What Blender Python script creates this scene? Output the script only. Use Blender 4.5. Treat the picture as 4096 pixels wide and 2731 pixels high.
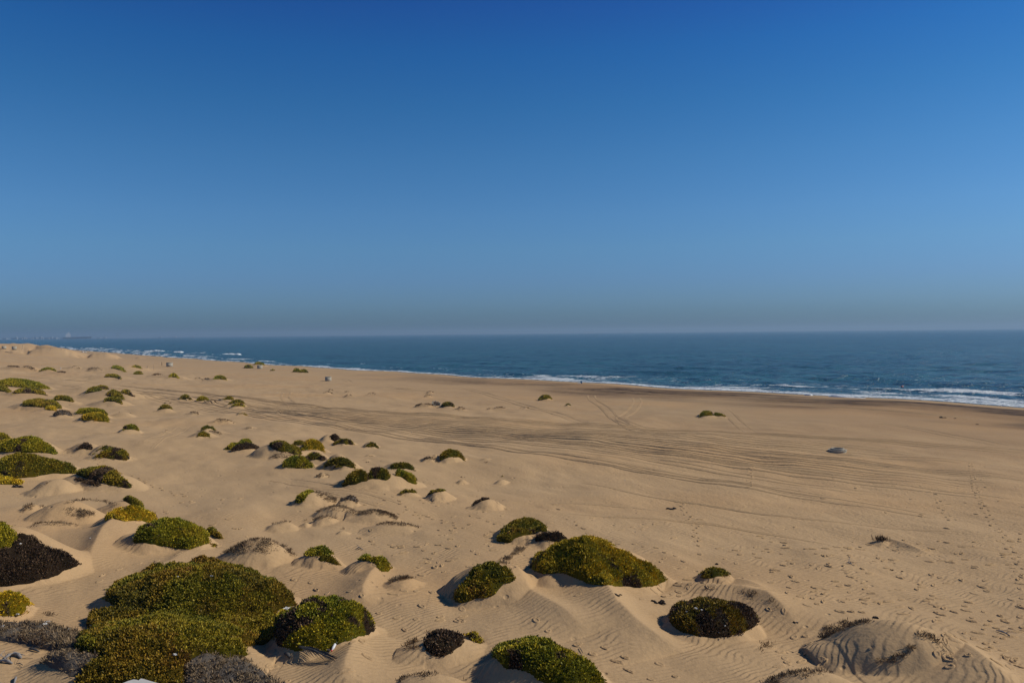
import bpy, math, random
import numpy as np
from mathutils import Matrix, Vector
S = bpy.context.scene
for o in list(bpy.data.objects): bpy.data.objects.remove(o)
RNG = np.random.default_rng(7); random.seed(7)
# ------------------------------------------------------------------ camera
CAM = np.array([0.0, 0.0, 15.0]); FPX = 3186.0; PITCH = math.radians(0.62); ROLL = math.radians(0.56)
R0 = np.array([1.0, 0, 0]); F = np.array([0, math.cos(PITCH), -math.sin(PITCH)]); U0 = np.array([0, math.sin(PITCH), math.cos(PITCH)])
RT = R0*math.cos(ROLL) - U0*math.sin(ROLL); UP = U0*math.cos(ROLL) + R0*math.sin(ROLL)
cd = bpy.data.cameras.new('camera'); cam = bpy.data.objects.new('camera', cd); S.collection.objects.link(cam)
cd.sensor_width = 36; cd.lens = 36*FPX/4096; cd.clip_start = 0.3; cd.clip_end = 60000
cam.matrix_world = Matrix(((RT[0], UP[0], -F[0], CAM[0]), (RT[1], UP[1], -F[1], CAM[1]), (RT[2], UP[2], -F[2], CAM[2]), (0, 0, 0, 1)))
S.camera = cam
# ------------------------------------------------------------------ light
SUN_EL, SUN_AZ = 38.0, 5.0       # azimuth: degrees from +X towards +Y
SUN_STR, SKY_STR = 3.9, 0.075
w = bpy.data.worlds.new('World'); S.world = w; w.use_nodes = True
nt = w.node_tree; bg = nt.nodes['Background']
sky = nt.nodes.new('ShaderNodeTexSky'); sky.sky_type = 'NISHITA'; sky.sun_disc = False
sky.sun_elevation = math.radians(SUN_EL); sky.sun_rotation = math.radians(90-SUN_AZ)
sky.altitude = 0; sky.air_density = 1.0; sky.dust_density = 0.6; sky.ozone_density = 4.0
gm = nt.nodes.new('ShaderNodeGamma'); gm.inputs[1].default_value = 1.06; nt.links.new(sky.outputs[0], gm.inputs[0])
tc = nt.nodes.new('ShaderNodeTexCoord'); sxz = nt.nodes.new('ShaderNodeSeparateXYZ'); nt.links.new(tc.outputs['Generated'], sxz.inputs[0])
rmp = nt.nodes.new('ShaderNodeValToRGB'); rmp.color_ramp.interpolation = 'EASE'; el = rmp.color_ramp.elements
GR_ = [(0.0, (.26, .48, .84)), (0.0366, (.36, .585, .98)), (0.0637, (.40, .63, 1.02)), (.1041, (.445, .725, 1.03)), (.144, (.44, .76, 1.06)), (.2089, (.355, .75, 1.05)), (.2711, (.25, .70, 1.04)), (.3301, (.175, .63, 1.06)), (.3855, (.15, .50, 1.03)), (1.0, (.08, .25, .45))]
while len(el) < len(GR_): el.new(.5)
for e_, (p_, c_) in zip(el, GR_): e_.position = p_; e_.color = (*c_, 1)
rmp.color_ramp.interpolation = 'LINEAR'; nt.links.new(sxz.outputs[2], rmp.inputs[0])
mx = nt.nodes.new('ShaderNodeMix'); mx.data_type = 'RGBA'; mx.blend_type = 'MULTIPLY'; mx.inputs[0].default_value = 1
nt.links.new(gm.outputs[0], mx.inputs[6]); nt.links.new(rmp.outputs[0], mx.inputs[7]); nt.links.new(mx.outputs[2], bg.inputs[0]); bg.inputs[1].default_value = SKY_STR
sl = bpy.data.lights.new('sun', 'SUN'); sl.energy = SUN_STR; sl.angle = math.radians(0.5); sl.color = (1.0, 0.92, 0.79)
so = bpy.data.objects.new('sun', sl); S.collection.objects.link(so)
ce = math.cos(math.radians(SUN_EL))
sd = Vector((ce*math.cos(math.radians(SUN_AZ)), ce*math.sin(math.radians(SUN_AZ)), math.sin(math.radians(SUN_EL))))
so.rotation_euler = sd.to_track_quat('Z', 'Y').to_euler(); so.location = (60, 20, 60)
S.view_settings.view_transform = 'Standard'; S.view_settings.look = 'None'; S.view_settings.exposure = 0.0; S.view_settings.gamma = 1
S.view_settings.use_curve_mapping = False
try:
    S.cycles.volume_max_steps = 64; S.cycles.max_bounces = 6; S.cycles.volume_bounces = 0
except Exception: pass

# ------------------------------------------------------------------ projection helpers
def ray(px, py):
    d = RT*((px-2048)/FPX) + UP*((1365.5-py)/FPX) + F
    return d
def project(P):
    q = P - CAM
    z = q @ F
    z = np.where(z < 0.1, 0.1, z)
    return 2048 + (q @ RT)/z*FPX, 1365.5 - (q @ UP)/z*FPX
CR = {'A': 1250, 'B': 1700, 'C': 2131}
def K(c, x, y):                  # reading of a detail view of the photograph -> full picture coordinates
    return (int(c[1])-1)*1024 + x/2.297, CR[c[0]] + y/2.297
# ------------------------------------------------------------------ noise
def hsh(ix, iy, seed):
    h = (ix.astype(np.int64)*374761393 + iy.astype(np.int64)*668265263 + seed*974634777) & 0xffffffff
    h = ((h ^ (h >> 13))*1274126177) & 0xffffffff
    return ((h ^ (h >> 16)) & 0xffffff)/16777215.0
def vn(x, y, seed=0):
    fx = np.floor(x); fy = np.floor(y); u = x-fx; v = y-fy
    u = u*u*u*(u*(u*6-15)+10); v = v*v*v*(v*(v*6-15)+10)
    a = hsh(fx, fy, seed); b = hsh(fx+1, fy, seed); c = hsh(fx, fy+1, seed); d = hsh(fx+1, fy+1, seed)
    return (a*(1-u)+b*u)*(1-v) + (c*(1-u)+d*u)*v*1.0
def fbm(x, y, o=4, seed=0):
    t = 0; a = .5; n = 0
    for i in range(o):
        t = t + a*vn(x, y, seed+i); n += a; a *= .5; x, y = x*1.93+y*.41+3.1, y*1.93-x*.41+7.7
    return t/n
def sst(a, b, x):
    t = np.clip((x-a)/(b-a), 0, 1); return t*t*(3-2*t)
# ------------------------------------------------------------------ terrain
SEA = -1.5
SX = np.array([-9000, -2600, -595, -419, -278, -125, 0, 68, 108, 400, 2000, 9000.0])
SY = np.array([12500, 3720, 1073, 834, 640, 436, 287, 212, 167, -183, -2100, -10500.0])
def coast(x, y):
    return (np.interp(x, SX, SY)-y)*0.64 + 2.0*np.sin((x-y)*.045) + 1.2*np.sin((x-.8*y)*.11+1)
def base(x, y):
    s = coast(x, y)
    z = SEA + 1.5*sst(-2, 34, s) + np.where(s < 0, s*.06, 0)
    z = z + .012*np.clip(s-34, 0, 40) + 3.6*sst(70, 190, s)
    z = z + 5.5*sst(90, 420, -x)*sst(48, 120, s)
    return np.maximum(z, -6)
MOUNDS = []     # cx, cy, ax, ay, ra, rw, rl, h
RIDGES = []     # pts, h, wl, wr
WND = np.array([.33, -.944])
def bump(x, y, z=None):
    z = np.zeros_like(x) if z is None else z
    for (cx, cy, ux, uy, ra, rw, rl, h, p) in MOUNDS:
        R = max(ra, rw, rl)*1.02
        m = (np.abs(x-cx) < R) & (np.abs(y-cy) < R)
        if not m.any(): continue
        dx = x[m]-cx; dy = y[m]-cy
        a = dx*ux+dy*uy; b = -dx*uy+dy*ux        # b: across, positive away from the viewer
        bl = np.where(b > 0, b/rw, b/rl)
        wob = 1+.40*(fbm(x[m]/ra*1.7+cx, y[m]/ra*1.7+cy, 2, 5)-.5)*2
        q = ((a + np.where(b < 0, -.25*b, 0))/ra)**2 + bl**2
        z[m] += h*np.clip(1-q*wob, 0, 1)**p
    for (pts, h, wl, wr) in RIDGES:
        R = max(wl, wr)*2.2
        m = (x > pts[:, 0].min()-R) & (x < pts[:, 0].max()+R) & (y > pts[:, 1].min()-R) & (y < pts[:, 1].max()+R)
        if not m.any(): continue
        X = x[m]; Y = y[m]; best = np.full(X.shape, 1e9); sg = np.zeros(X.shape); tt = np.zeros(X.shape)
        n = len(pts)-1
        for i in range(n):
            p0 = pts[i]; d = pts[i+1]-p0; L2 = d@d
            t = np.clip(((X-p0[0])*d[0]+(Y-p0[1])*d[1])/L2, 0, 1)
            ex = X-p0[0]-t*d[0]; ey = Y-p0[1]-t*d[1]; dd = np.hypot(ex, ey)
            c = dd < best; best = np.where(c, dd, best); sg = np.where(c, d[0]*ey-d[1]*ex, sg); tt = np.where(c, (i+t)/n, tt)
        wd = np.where(sg > 0, wr, wl)
        e = np.sin(np.clip(tt, .0, 1)*math.pi)**.6
        z[m] += h*e*(np.exp(-(best/wd)**1.35))
    return z
def height(x, y):
    x = np.asarray(x, float); y = np.asarray(y, float); sh = x.shape; x = x.ravel(); y = y.ravel()
    z = base(x, y); s = coast(x, y)
    near = sst(45, 100, s)*(1-sst(300, 700, np.hypot(x, y)))
    z = z + (fbm(x*.07, y*.05, 3, 11)-.5)*1.1*near + (fbm(x*.28+.1*y, y*.2, 3, 21)-.5)*.36*near
    z = z + (fbm(x*.02, y*.02, 2, 31)-.5)*.5*sst(8, 60, s)
    z = bump(x, y, z)
    return z.reshape(sh)
def hit(px, py, f=None):
    f = f or (lambda a, b: base(a, b)); d = ray(px, py); t = np.concatenate([np.arange(14, 120, .25), np.geomspace(120, 2500, 1500)])
    P = CAM[None]+d[None]*t[:, None]; g = P[:, 2]-f(P[:, 0].copy(), P[:, 1].copy())
    k = np.argmax(g < 0) if (g < 0).any() else len(t)-1
    if k > 0 and g[k] < 0:
        tk = t[k-1]+(t[k]-t[k-1])*g[k-1]/(g[k-1]-g[k])
    else: tk = t[k]
    return CAM + d*tk
def mound(c, xl, yl, xr, yr, yt, depth=.75, tail=1.3, wid=1.12, dz=.03, pw=1.3):
    c2 = c[1] if isinstance(c, tuple) else c; c1 = c[0] if isinstance(c, tuple) else c
    L = hit(*K(c1, xl, yl)); R = hit(*K(c2, xr, yr)); c0 = (L+R)/2
    v = (R-L)[:2]; ra = max(np.linalg.norm(v)/2, .15); u = v/np.linalg.norm(v)
    if u[0] < .75:                              # do not let an uneven base line swing the mound too far
        u = np.array([.75, math.copysign(.66, u[1])]); u /= np.linalg.norm(u)
    _, ty = K(c1, 0, yt); Lp = K(c1, xl, yl); Rp = K(c2, xr, yr); tx = (Lp[0]+Rp[0])/2
    d = ray(tx, ty); q = c0[:2]-CAM[:2]; t = (q@d[:2])/(d[:2]@d[:2]); zt = CAM[2]+d[2]*t
    h = max(zt - float(base(np.array([c0[0]]), np.array([c0[1]]))[0]), .05); h = max(h-dz, h*.92) if dz < .1 else max(h-dz, h*.65)
    rw = ra*depth
    rw = max(rw, h*1.55)
    MOUNDS.append((c0[0], c0[1], u[0], u[1], ra*wid, rw, rw*tail, h, pw))
    return c0, ra, h
def ridge(pl, h, wl, wr):
    pts = np.array([hit(*K(*p))[:2] for p in pl]); RIDGES.append((pts, h, wl, wr))

# ------------------------------------------------------------------ materials
def mat(name, col=(.5, .5, .5), rough=.8, spec=.3, build=None):
    m = bpy.data.materials.new(name); m.use_nodes = True; n = m.node_tree; b = n.nodes['Principled BSDF']
    b.inputs['Base Color'].default_value = (*col, 1); b.inputs['Roughness'].default_value = rough
    b.inputs['Specular IOR Level'].default_value = spec
    if build: build(n, b)
    return m
def nd(n, t, **k):
    x = n.nodes.new(t)
    for a, v in k.items():
        if a.startswith('i_'): x.inputs[int(a[2:])].default_value = v
        else: setattr(x, a, v)
    return x
def mth(n, op, a, b=None, c=None):
    x = n.nodes.new('ShaderNodeMath'); x.operation = op
    for i, v in enumerate((a, b, c)):
        if v is None: continue
        if isinstance(v, (int, float)): x.inputs[i].default_value = v
        else: n.links.new(v, x.inputs[i])
    return x.outputs[0]
def mixc(n, f, a, b, mode='MIX'):
    x = n.nodes.new('ShaderNodeMix'); x.data_type = 'RGBA'; x.blend_type = mode
    for i, v in ((0, f), (6, a), (7, b)):
        if isinstance(v, (int, float)): x.inputs[i].default_value = v
        elif isinstance(v, tuple): x.inputs[i].default_value = (*v, 1)
        else: n.links.new(v, x.inputs[i])
    return x.outputs[2]
def noise(n, vec, scale, det=3, rough=.55, dim='3D'):
    x = nd(n, 'ShaderNodeTexNoise'); x.noise_dimensions = dim; x.inputs['Scale'].default_value = scale; x.inputs['Detail'].default_value = det
    x.inputs['Roughness'].default_value = rough
    if vec is not None: n.links.new(vec, x.inputs['Vector'])
    return x.outputs[0]
def mapv(n, vec, sc=(1, 1, 1), rot=(0, 0, 0)):
    x = nd(n, 'ShaderNodeMapping'); n.links.new(vec, x.inputs[0]); x.inputs['Scale'].default_value = sc; x.inputs['Rotation'].default_value = rot
    return x.outputs[0]
def ramp(n, f, a, b):
    x = nd(n, 'ShaderNodeMapRange'); x.interpolation_type = 'SMOOTHSTEP'; n.links.new(f, x.inputs[0]); x.inputs[1].default_value = a; x.inputs[2].default_value = b
    return x.outputs[0]
SAND = (.40, .275, .165)
def sand_nodes(n, b, tracks=False):
    g = nd(n, 'ShaderNodeNewGeometry').outputs['Position']
    at = nd(n, 'ShaderNodeAttribute', attribute_name='tint').outputs['Color']
    rp = nd(n, 'ShaderNodeAttribute', attribute_name='relief'); sep = nd(n, 'ShaderNodeSeparateColor'); n.links.new(rp.outputs['Color'], sep.inputs[0])
    flat = mapv(n, g, (1, 1, .0))
    big = noise(n, flat, .12, 3); fine = noise(n, g, 9, 3, .65); med = noise(n, mapv(n, g, (1, .55, 1)), 1.3, 4, .6)
    c = mixc(n, ramp(n, big, .3, .7), (.420, .278, .134), (.482, .326, .162))
    c = mixc(n, mth(n, 'MULTIPLY', ramp(n, med, .35, .75), .3), c, (.36, .235, .125))
    c = mixc(n, .5, c, mixc(n, fine, (.345, .23, .125), (.52, .355, .20)))
    spk = noise(n, mapv(n, g, (1, 1, 1)), 26, 2, .6); c = mixc(n, mth(n, 'MULTIPLY', ramp(n, spk, .66, .72), mth(n, 'MULTIPLY', ramp(n, noise(n, flat, .3, 3), .5, .62), .7)), c, (.12, .085, .06))
    if not tracks:
        c = mixc(n, 1.0, c, at, 'MULTIPLY')
    else:
        c = mixc(n, .08, c, (.2, .135, .075))  # slight darkening of the sand colour stands for shade in the ruts
    n.links.new(c, b.inputs['Base Color'])
    # wind ripples: phase field bent by slow noise and by the height
    sx = nd(n, 'ShaderNodeSeparateXYZ'); n.links.new(g, sx.inputs[0])
    warp = noise(n, flat, .22, 2); warp2 = noise(n, flat, 1.4, 2)
    ph = mth(n, 'ADD', mth(n, 'MULTIPLY', sx.outputs[0], 11.0), mth(n, 'MULTIPLY', sx.outputs[1], -19.0))
    ph = mth(n, 'ADD', ph, mth(n, 'MULTIPLY', warp, 70.0)); ph = mth(n, 'ADD', ph, mth(n, 'MULTIPLY', warp2, 6.5))
    ph = mth(n, 'ADD', ph, mth(n, 'MULTIPLY', sx.outputs[2], 9.0))
    sn = mth(n, 'SINE', ph)
    amp = mth(n, 'MULTIPLY', ramp(n, noise(n, flat, .35, 2), .35, .6), .75); amp = mth(n, 'ADD', amp, .25)
    rip = mth(n, 'MULTIPLY', mth(n, 'MULTIPLY', mth(n, 'ADD', sn, mth(n, 'MULTIPLY', mth(n, 'SINE', mth(n, 'MULTIPLY', ph, 2.0)), .22)), .0102), mth(n, 'MULTIPLY', amp, sep.outputs[0] if not tracks else 0.0))
    lump = mth(n, 'MULTIPLY', noise(n, g, 3.2, 4, .62), mth(n, 'MULTIPLY', sep.outputs[1], .13) if not tracks else .06)
    vor = nd(n, 'ShaderNodeTexVoronoi'); vor.inputs['Scale'].default_value = 1.15; n.links.new(mapv(n, flat, (1, 1, 1)), vor.inputs['Vector']); vor.inputs['Randomness'].default_value = 1
    pit = mth(n, 'MULTIPLY', ramp(n, vor.outputs['Distance'], .16, .05), mth(n, 'MULTIPLY', ramp(n, noise(n, flat, .11, 2), .46, .6), -.06))
    pit = mth(n, 'MULTIPLY', pit, sep.outputs[2] if not tracks else 0.0)
    hh = mth(n, 'ADD', mth(n, 'ADD', rip, lump), pit)
    bp = nd(n, 'ShaderNodeBump'); bp.inputs['Distance'].default_value = 1; bp.inputs['Strength'].default_value = 1
    n.links.new(hh, bp.inputs['Height']); n.links.new(bp.outputs[0], b.inputs['Normal'])
M_SAND = mat('sand', rough=.95, spec=.1, build=sand_nodes)
M_TRACK = mat('track_sand', rough=.95, spec=.1, build=lambda n, b: sand_nodes(n, b, True))
def veg_nodes(n, b):
    a = nd(n, 'ShaderNodeAttribute', attribute_name='Col').outputs['Color']; n.links.new(a, b.inputs['Base Color'])
M_LEAF = mat('leaves', rough=.6, spec=.25, build=veg_nodes)
M_TWIG = mat('twigs', rough=.9, spec=.05, build=veg_nodes)
def conc_nodes(n, b):
    g = nd(n, 'ShaderNodeTexCoord').outputs['Object']
    c = mixc(n, noise(n, g, 3, 4), (.26, .235, .18), (.46, .42, .33)); c = mixc(n, ramp(n, noise(n, mapv(n, g, (3, 3, .6)), 2, 3), .5, .8), c, (.22, .2, .17))
    n.links.new(c, b.inputs['Base Color']); bp = nd(n, 'ShaderNodeBump'); bp.inputs['Distance'].default_value = .01; n.links.new(noise(n, g, 30, 3), bp.inputs['Height']); n.links.new(bp.outputs[0], b.inputs['Normal'])
M_CONC = mat('concrete', rough=.9, spec=.2, build=conc_nodes)
def wood_nodes(c0, c1):
    def f(n, b):
        g = nd(n, 'ShaderNodeTexCoord').outputs['Object']
        c = mixc(n, noise(n, mapv(n, g, (2, 18, 18)), 2, 3), c0, c1); n.links.new(c, b.inputs['Base Color'])
    return f
M_WOOD = mat('grey_driftwood', rough=.85, build=wood_nodes((.12, .11, .1), (.36, .34, .32)))
M_DARKWOOD = mat('dark_driftwood', rough=.8, build=wood_nodes((.02, .02, .022), (.1, .1, .1)))
M_POST = mat('post_wood', rough=.85, build=wood_nodes((.3, .22, .15), (.55, .43, .3)))
M_DPOST = mat('dark_post', rough=.8, build=wood_nodes((.12, .07, .05), (.2, .13, .09)))
def plas_nodes(c0, c1):
    def f(n, b):
        g = nd(n, 'ShaderNodeTexCoord').outputs['Object']; n.links.new(mixc(n, noise(n, g, 6, 2), c0, c1), b.inputs['Base Color'])
    return f
M_WHITE = mat('white_plastic', rough=.45, spec=.5, build=plas_nodes((.45, .44, .41), (.66, .64, .60)))
M_RED = mat('red_plastic', rough=.4, spec=.5, build=plas_nodes((.45, .02, .02), (.55, .03, .03)))
M_BLUE = mat('blue_plastic', rough=.5, spec=.5, build=plas_nodes((.01, .12, .25), (.02, .2, .38)))
M_WEED = mat('seaweed', rough=.7, build=plas_nodes((.01, .009, .008), (.04, .03, .022)))
M_STONE = mat('pale_stone', rough=.9, build=plas_nodes((.42, .40, .37), (.58, .56, .52)))
M_HULL = mat('dark_hull', rough=.6, build=plas_nodes((.02, .03, .05), (.04, .05, .08)))
M_SHIPW = mat('ship_white', rough=.6, build=plas_nodes((.6, .6, .6), (.75, .75, .75)))
M_FARB = mat('far_concrete', rough=.9, build=plas_nodes((.26, .28, .31), (.40, .41, .42)))
def foam_nodes(n, b):
    g = nd(n, 'ShaderNodeNewGeometry').outputs['Position']; n.links.new(mixc(n, noise(n, g, 1.2, 4), (.5, .56, .58), (.86, .88, .88)), b.inputs['Base Color'])
    bp = nd(n, 'ShaderNodeBump'); bp.inputs['Distance'].default_value = .25; n.links.new(noise(n, g, 2, 4, .7), bp.inputs['Height']); n.links.new(bp.outputs[0], b.inputs['Normal'])
M_FOAM = mat('foam', rough=.8, spec=.2, build=foam_nodes)
WATER = dict(base=(.006, .040, .062), rough=.22)
def water_nodes(n, b):
    g = nd(n, 'ShaderNodeNewGeometry').outputs['Position']
    at = nd(n, 'ShaderNodeAttribute', attribute_name='foam'); sep = nd(n, 'ShaderNodeSeparateColor'); n.links.new(at.outputs['Color'], sep.inputs[0])
    rz = math.radians(-28)
    w1 = noise(n, mapv(n, g, (.6, 1, 1), (0, 0, rz)), .10, 3); w2 = noise(n, mapv(n, g, (.75, 1, 1), (0, 0, rz*.7)), .45, 4, .6); w3 = noise(n, mapv(n, g, (.5, 1, 1), (0, 0, rz)), 1.9, 3, .6)
    far = noise(n, mapv(n, g, (.25, 1, 1), (0, 0, rz)), .02, 3)
    c = mixc(n, ramp(n, far, .4, .6), (.013, .072, .076), (.026, .120, .116))
    wmid = noise(n, mapv(n, g, (.75, 1, 1), (0, 0, rz*.6)), .24, 4, .7); c = mixc(n, mth(n, 'MULTIPLY', ramp(n, wmid, .42, .60), .95), c, (.002, .013, .024))  # steep facets mirroring darker sky, painted as dark patches in the base colour
    c = mixc(n, mth(n, 'MULTIPLY', ramp(n, w2, .42, .62), .45), c, (.018, .085, .095))
    c = mixc(n, sep.outputs[1], c, (.02, .085, .09))
    fine = noise(n, mapv(n, g, (.6, 1, 1), (0, 0, rz)), .38, 6, .75); fm = mth(n, 'ADD', sep.outputs[0], mth(n, 'MULTIPLY', mth(n, 'SUBTRACT', fine, .5), 2.6))
    fmask = mth(n, 'MULTIPLY', ramp(n, fm, .45, .75), ramp(n, sep.outputs[0], .02, .12))
    n.links.new(mixc(n, fmask, c, (.56, .61, .63)), b.inputs['Base Color'])
    n.links.new(mth(n, 'ADD', mth(n, 'MULTIPLY', fmask, .6), WATER['rough']), b.inputs['Roughness'])
    b.inputs['IOR'].default_value = 1.333; b.inputs['Specular IOR Level'].default_value = .5
    hh = mth(n, 'ADD', mth(n, 'ADD', mth(n, 'MULTIPLY', w1, .9), mth(n, 'MULTIPLY', wmid, 2.6)), mth(n, 'ADD', mth(n, 'MULTIPLY', w2, .6), mth(n, 'MULTIPLY', w3, .16)))
    bp = nd(n, 'ShaderNodeBump'); bp.inputs['Distance'].default_value = 1.15; bp.inputs['Strength'].default_value = 1
    n.links.new(hh, bp.inputs['Height']); n.links.new(bp.outputs[0], b.inputs['Normal'])
M_WATER = mat('sea_water', build=water_nodes)

# ------------------------------------------------------------------ object helpers
def mesh(name, V, Fc, material, cols=None, parent=None, smooth=False, loc=None, attr='Col', extra=None):
    V = np.asarray(V, np.float32); me = bpy.data.meshes.new(name)
    if loc is not None: V = V-np.asarray(loc, np.float32)
    if isinstance(Fc, np.ndarray):
        k = Fc.shape[1]; nf = len(Fc); me.vertices.add(len(V)); me.vertices.foreach_set('co', V.ravel())
        me.loops.add(nf*k); me.loops.foreach_set('vertex_index', Fc.astype(np.int32).ravel())
        me.polygons.add(nf); me.polygons.foreach_set('loop_start', np.arange(0, nf*k, k, dtype=np.int32))
        me.update(calc_edges=True)
    else:
        me.from_pydata(V.tolist(), [], Fc); me.update()
    for nm, cc in ([(attr, cols)] if cols is not None else []) + (extra or []):
        a = me.attributes.new(nm, 'FLOAT_COLOR', 'POINT'); c4 = np.ones((len(V), 4), np.float32); c4[:, :3] = cc; a.data.foreach_set('color', c4.ravel())
    if smooth: me.polygons.foreach_set('use_smooth', np.ones(len(me.polygons), bool))
    me.materials.append(material)
    o = bpy.data.objects.new(name, me); S.collection.objects.link(o)
    if loc is not None: o.location = loc
    if parent is not None: o.parent = parent
    return o
def tag(o, label=None, cat=None, group=None, kind=None):
    for k, v in (('label', label), ('category', cat), ('group', group), ('kind', kind)):
        if v: o[k] = v
    return o
def empty(name, loc, label, cat, group=None, rz=0):
    o = bpy.data.objects.new(name, None); S.collection.objects.link(o); o.location = loc; o.rotation_euler.z = rz; o.empty_display_size = .3
    return tag(o, label, cat, group)
class MB:
    def __init__(s): s.v = []; s.f = []
    def add(s, v, f): k = len(s.v); s.v += [tuple(a) for a in v]; s.f += [tuple(i+k for i in q) for q in f]; return s
    def box(s, a, b):
        (x0, y0, z0), (x1, y1, z1) = a, b
        return s.add([(x0, y0, z0), (x1, y0, z0), (x1, y1, z0), (x0, y1, z0), (x0, y0, z1), (x1, y0, z1), (x1, y1, z1), (x0, y1, z1)],
                     [(0, 3, 2, 1), (4, 5, 6, 7), (0, 1, 5, 4), (1, 2, 6, 5), (2, 3, 7, 6), (3, 0, 4, 7)])
    def tube(s, pts, rad, n=7, jit=0):
        pts = [Vector(p) for p in pts]; V = []; Fq = []
        for i, p in enumerate(pts):
            d = (pts[min(i+1, len(pts)-1)]-pts[max(i-1, 0)]).normalized(); a = d.orthogonal().normalized(); b = d.cross(a)
            r = rad[i] if isinstance(rad, (list, tuple)) else rad
            for k in range(n):
                t = 2*math.pi*k/n; rr = r*(1+jit*(random.random()-.5)); V.append(p+(a*math.cos(t)+b*math.sin(t))*rr)
        for i in range(len(pts)-1):
            for k in range(n): Fq.append((i*n+k, i*n+(k+1) % n, (i+1)*n+(k+1) % n, (i+1)*n+k))
        Fq.append(tuple(range(n-1, -1, -1))); Fq.append(tuple((len(pts)-1)*n+k for k in range(n)))
        return s.add(V, Fq)
    def lathe(s, prof, n=32):
        V = []; Fq = []; m = len(prof)
        for k in range(n):
            t = 2*math.pi*k/n
            for (r, z) in prof: V.append((r*math.cos(t), r*math.sin(t), z))
        for k in range(n):
            for i in range(m-1): Fq.append((k*m+i, ((k+1) % n)*m+i, ((k+1) % n)*m+i+1, k*m+i+1))
        return s.add(V, Fq)
    def prism(s, pts, z0, z1):
        n = len(pts); V = [(x, y, z0) for x, y in pts]+[(x, y, z1) for x, y in pts]
        return s.add(V, [tuple(range(n-1, -1, -1)), tuple(range(n, 2*n))]+[(i, (i+1) % n, n+(i+1) % n, n+i) for i in range(n)])
    def build(s, name, m, parent=None, smooth=False, loc=None):
        return mesh(name, np.array(s.v), s.f, m, parent=parent, smooth=smooth, loc=loc)

# ------------------------------------------------------------------ plants on the dunes: mounds of sand first, cover afterwards
VEG = []
def plant(c, kind, label, pts, m=None, T=None, dens=1.0, name=None, push=None):
    poly = np.array([K(*p) if isinstance(p[0], str) else K(c, *p) for p in pts], float)
    VEG.append(dict(kind=kind, label=label, poly=poly, m=m, T=T, dens=dens, name=name)); return len(VEG)-1
def auto(c, xl, yl, xr, yr, yt, cut, kind, label, skew=0.0, depth=.75, tail=1.3, dens=1.0, c2=None, **kw):
    cc = (c, c2) if c2 else c
    mound(cc, xl, yl, xr, yr, yt, depth=depth, tail=tail, **kw); mi = len(MOUNDS)-1
    A = K(c, xl, yl); B = K(c2 or c, xr, yr); ty = K(c, 0, yt)[1]; up = []; lo = []
    for t in np.linspace(-1, 1, 15):
        X = A[0]+(B[0]-A[0])*(t+1)/2; Y = A[1]+(B[1]-A[1])*(t+1)/2; pk = (A[1]+B[1])/2-ty
        up.append((X, Y-pk*1.12*max(1-t*t, 0)**.62-1.0))
        tt = np.clip((t-skew)/(1-skew if t > skew else 1+skew), -1, 1)
        lo.append((X, Y+1.5-pk*cut*1.12*max(1-tt*tt, 0)**.7))
    VEG.append(dict(kind=kind, label=label, poly=np.array(up+lo[::-1]), m=mi, T=None, dens=dens, name=None, auto=True))
G_, Y_, O_, D_, GR, MX = 'green', 'yellow', 'olive', 'dark', 'grey', 'mix'
# --- far left field
auto('A1', 370, 543, 515, 546, 515, .25, G_, 'low green bush left of the small white marker near the left dune field')
auto('A1', 1022, 517, 1155, 550, 505, .4, G_, 'narrow green bush sloping right, left of the tallest arched bush below the tilted ring')
auto('A1', 1182, 535, 1298, 524, 497, .5, G_, 'arched green bush crowning a pale hump, directly above a tiny round bush')
auto('A1', 1232, 568, 1310, 568, 543, .3, G_, 'tiny round green bush in front of the arched bush on the pale hump')
auto('A1', 966, 592, 1118, 618, 577, .4, O_, 'green arc of bush with a brown tuft behind it, far left field')
auto('A1', 1556, 596, 1645, 614, 575, .5, G_, 'small green arc alone on the sand below the two thin posts')
auto('A1', 1853, 615, 1940, 618, 597, .5, GR, 'dull half-bare arc just left of the rounded green bush', dens=.6)
auto('A1', 1962, 618, 2086, 628, 592, .3, G_, 'rounded green bush right of the dull half-bare arc')
auto('A1', 2250, 507, 2318, 510, 489, .3, G_, 'small green bush left of the concrete ring that stands before a bush at the waterline')
auto('A2', -20, 490, 80, 495, 467, .3, G_, 'green bush right behind a concrete ring at the edge of the sea')
auto('A2', 130, 533, 168, 533, 520, .3, O_, 'tiny dark bush alone on the sand right of the ring by the sea')
auto('A2', 342, 545, 408, 548, 525, .3, G_, 'left one of two touching green bushes near the waterline')
auto('A2', 404, 549, 472, 553, 530, .3, G_, 'right one of two touching green bushes near the waterline')
plant('A1', G_, 'long bright green bush at the far left edge tapering to a point on the right',
      [(-60, 640), (100, 618), (170, 606), (260, 610), (330, 640), (478, 710), (300, 697), (0, 668), (-60, 665)], len(MOUNDS)); mound('A1', -260, 680, 478, 712, 612, depth=.6)
plant('A1', O_, 'dark green bush cut by the left edge below the long bright one', [(-60, 660), (0, 668), (60, 688), (118, 747), (60, 737), (0, 722), (-60, 715)], len(MOUNDS)); mound('A1', -140, 725, 118, 748, 668)
auto('A1', 118, 748, 435, 768, 714, .45, MX, 'flat dark green and brown bush under the long bright one')
auto('A1', 497, 805, 680, 828, 768, .25, O_, 'leaning olive bush right above the wide flat dome of bush')
auto('A1', 203, 852, 566, 884, 805, .0, O_, 'wide flat olive dome of bush, left field middle distance', depth=.55)
auto('A1', 420, 888, 520, 905, 872, .1, Y_, 'small yellowish tuft hanging from the right foot of the wide flat dome')
auto('A1', 490, 947, 660, 950, 903, .0, GR, 'dry grey tuft of twigs between the flat dome and the twin yellow bushes', dens=.8)
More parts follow.
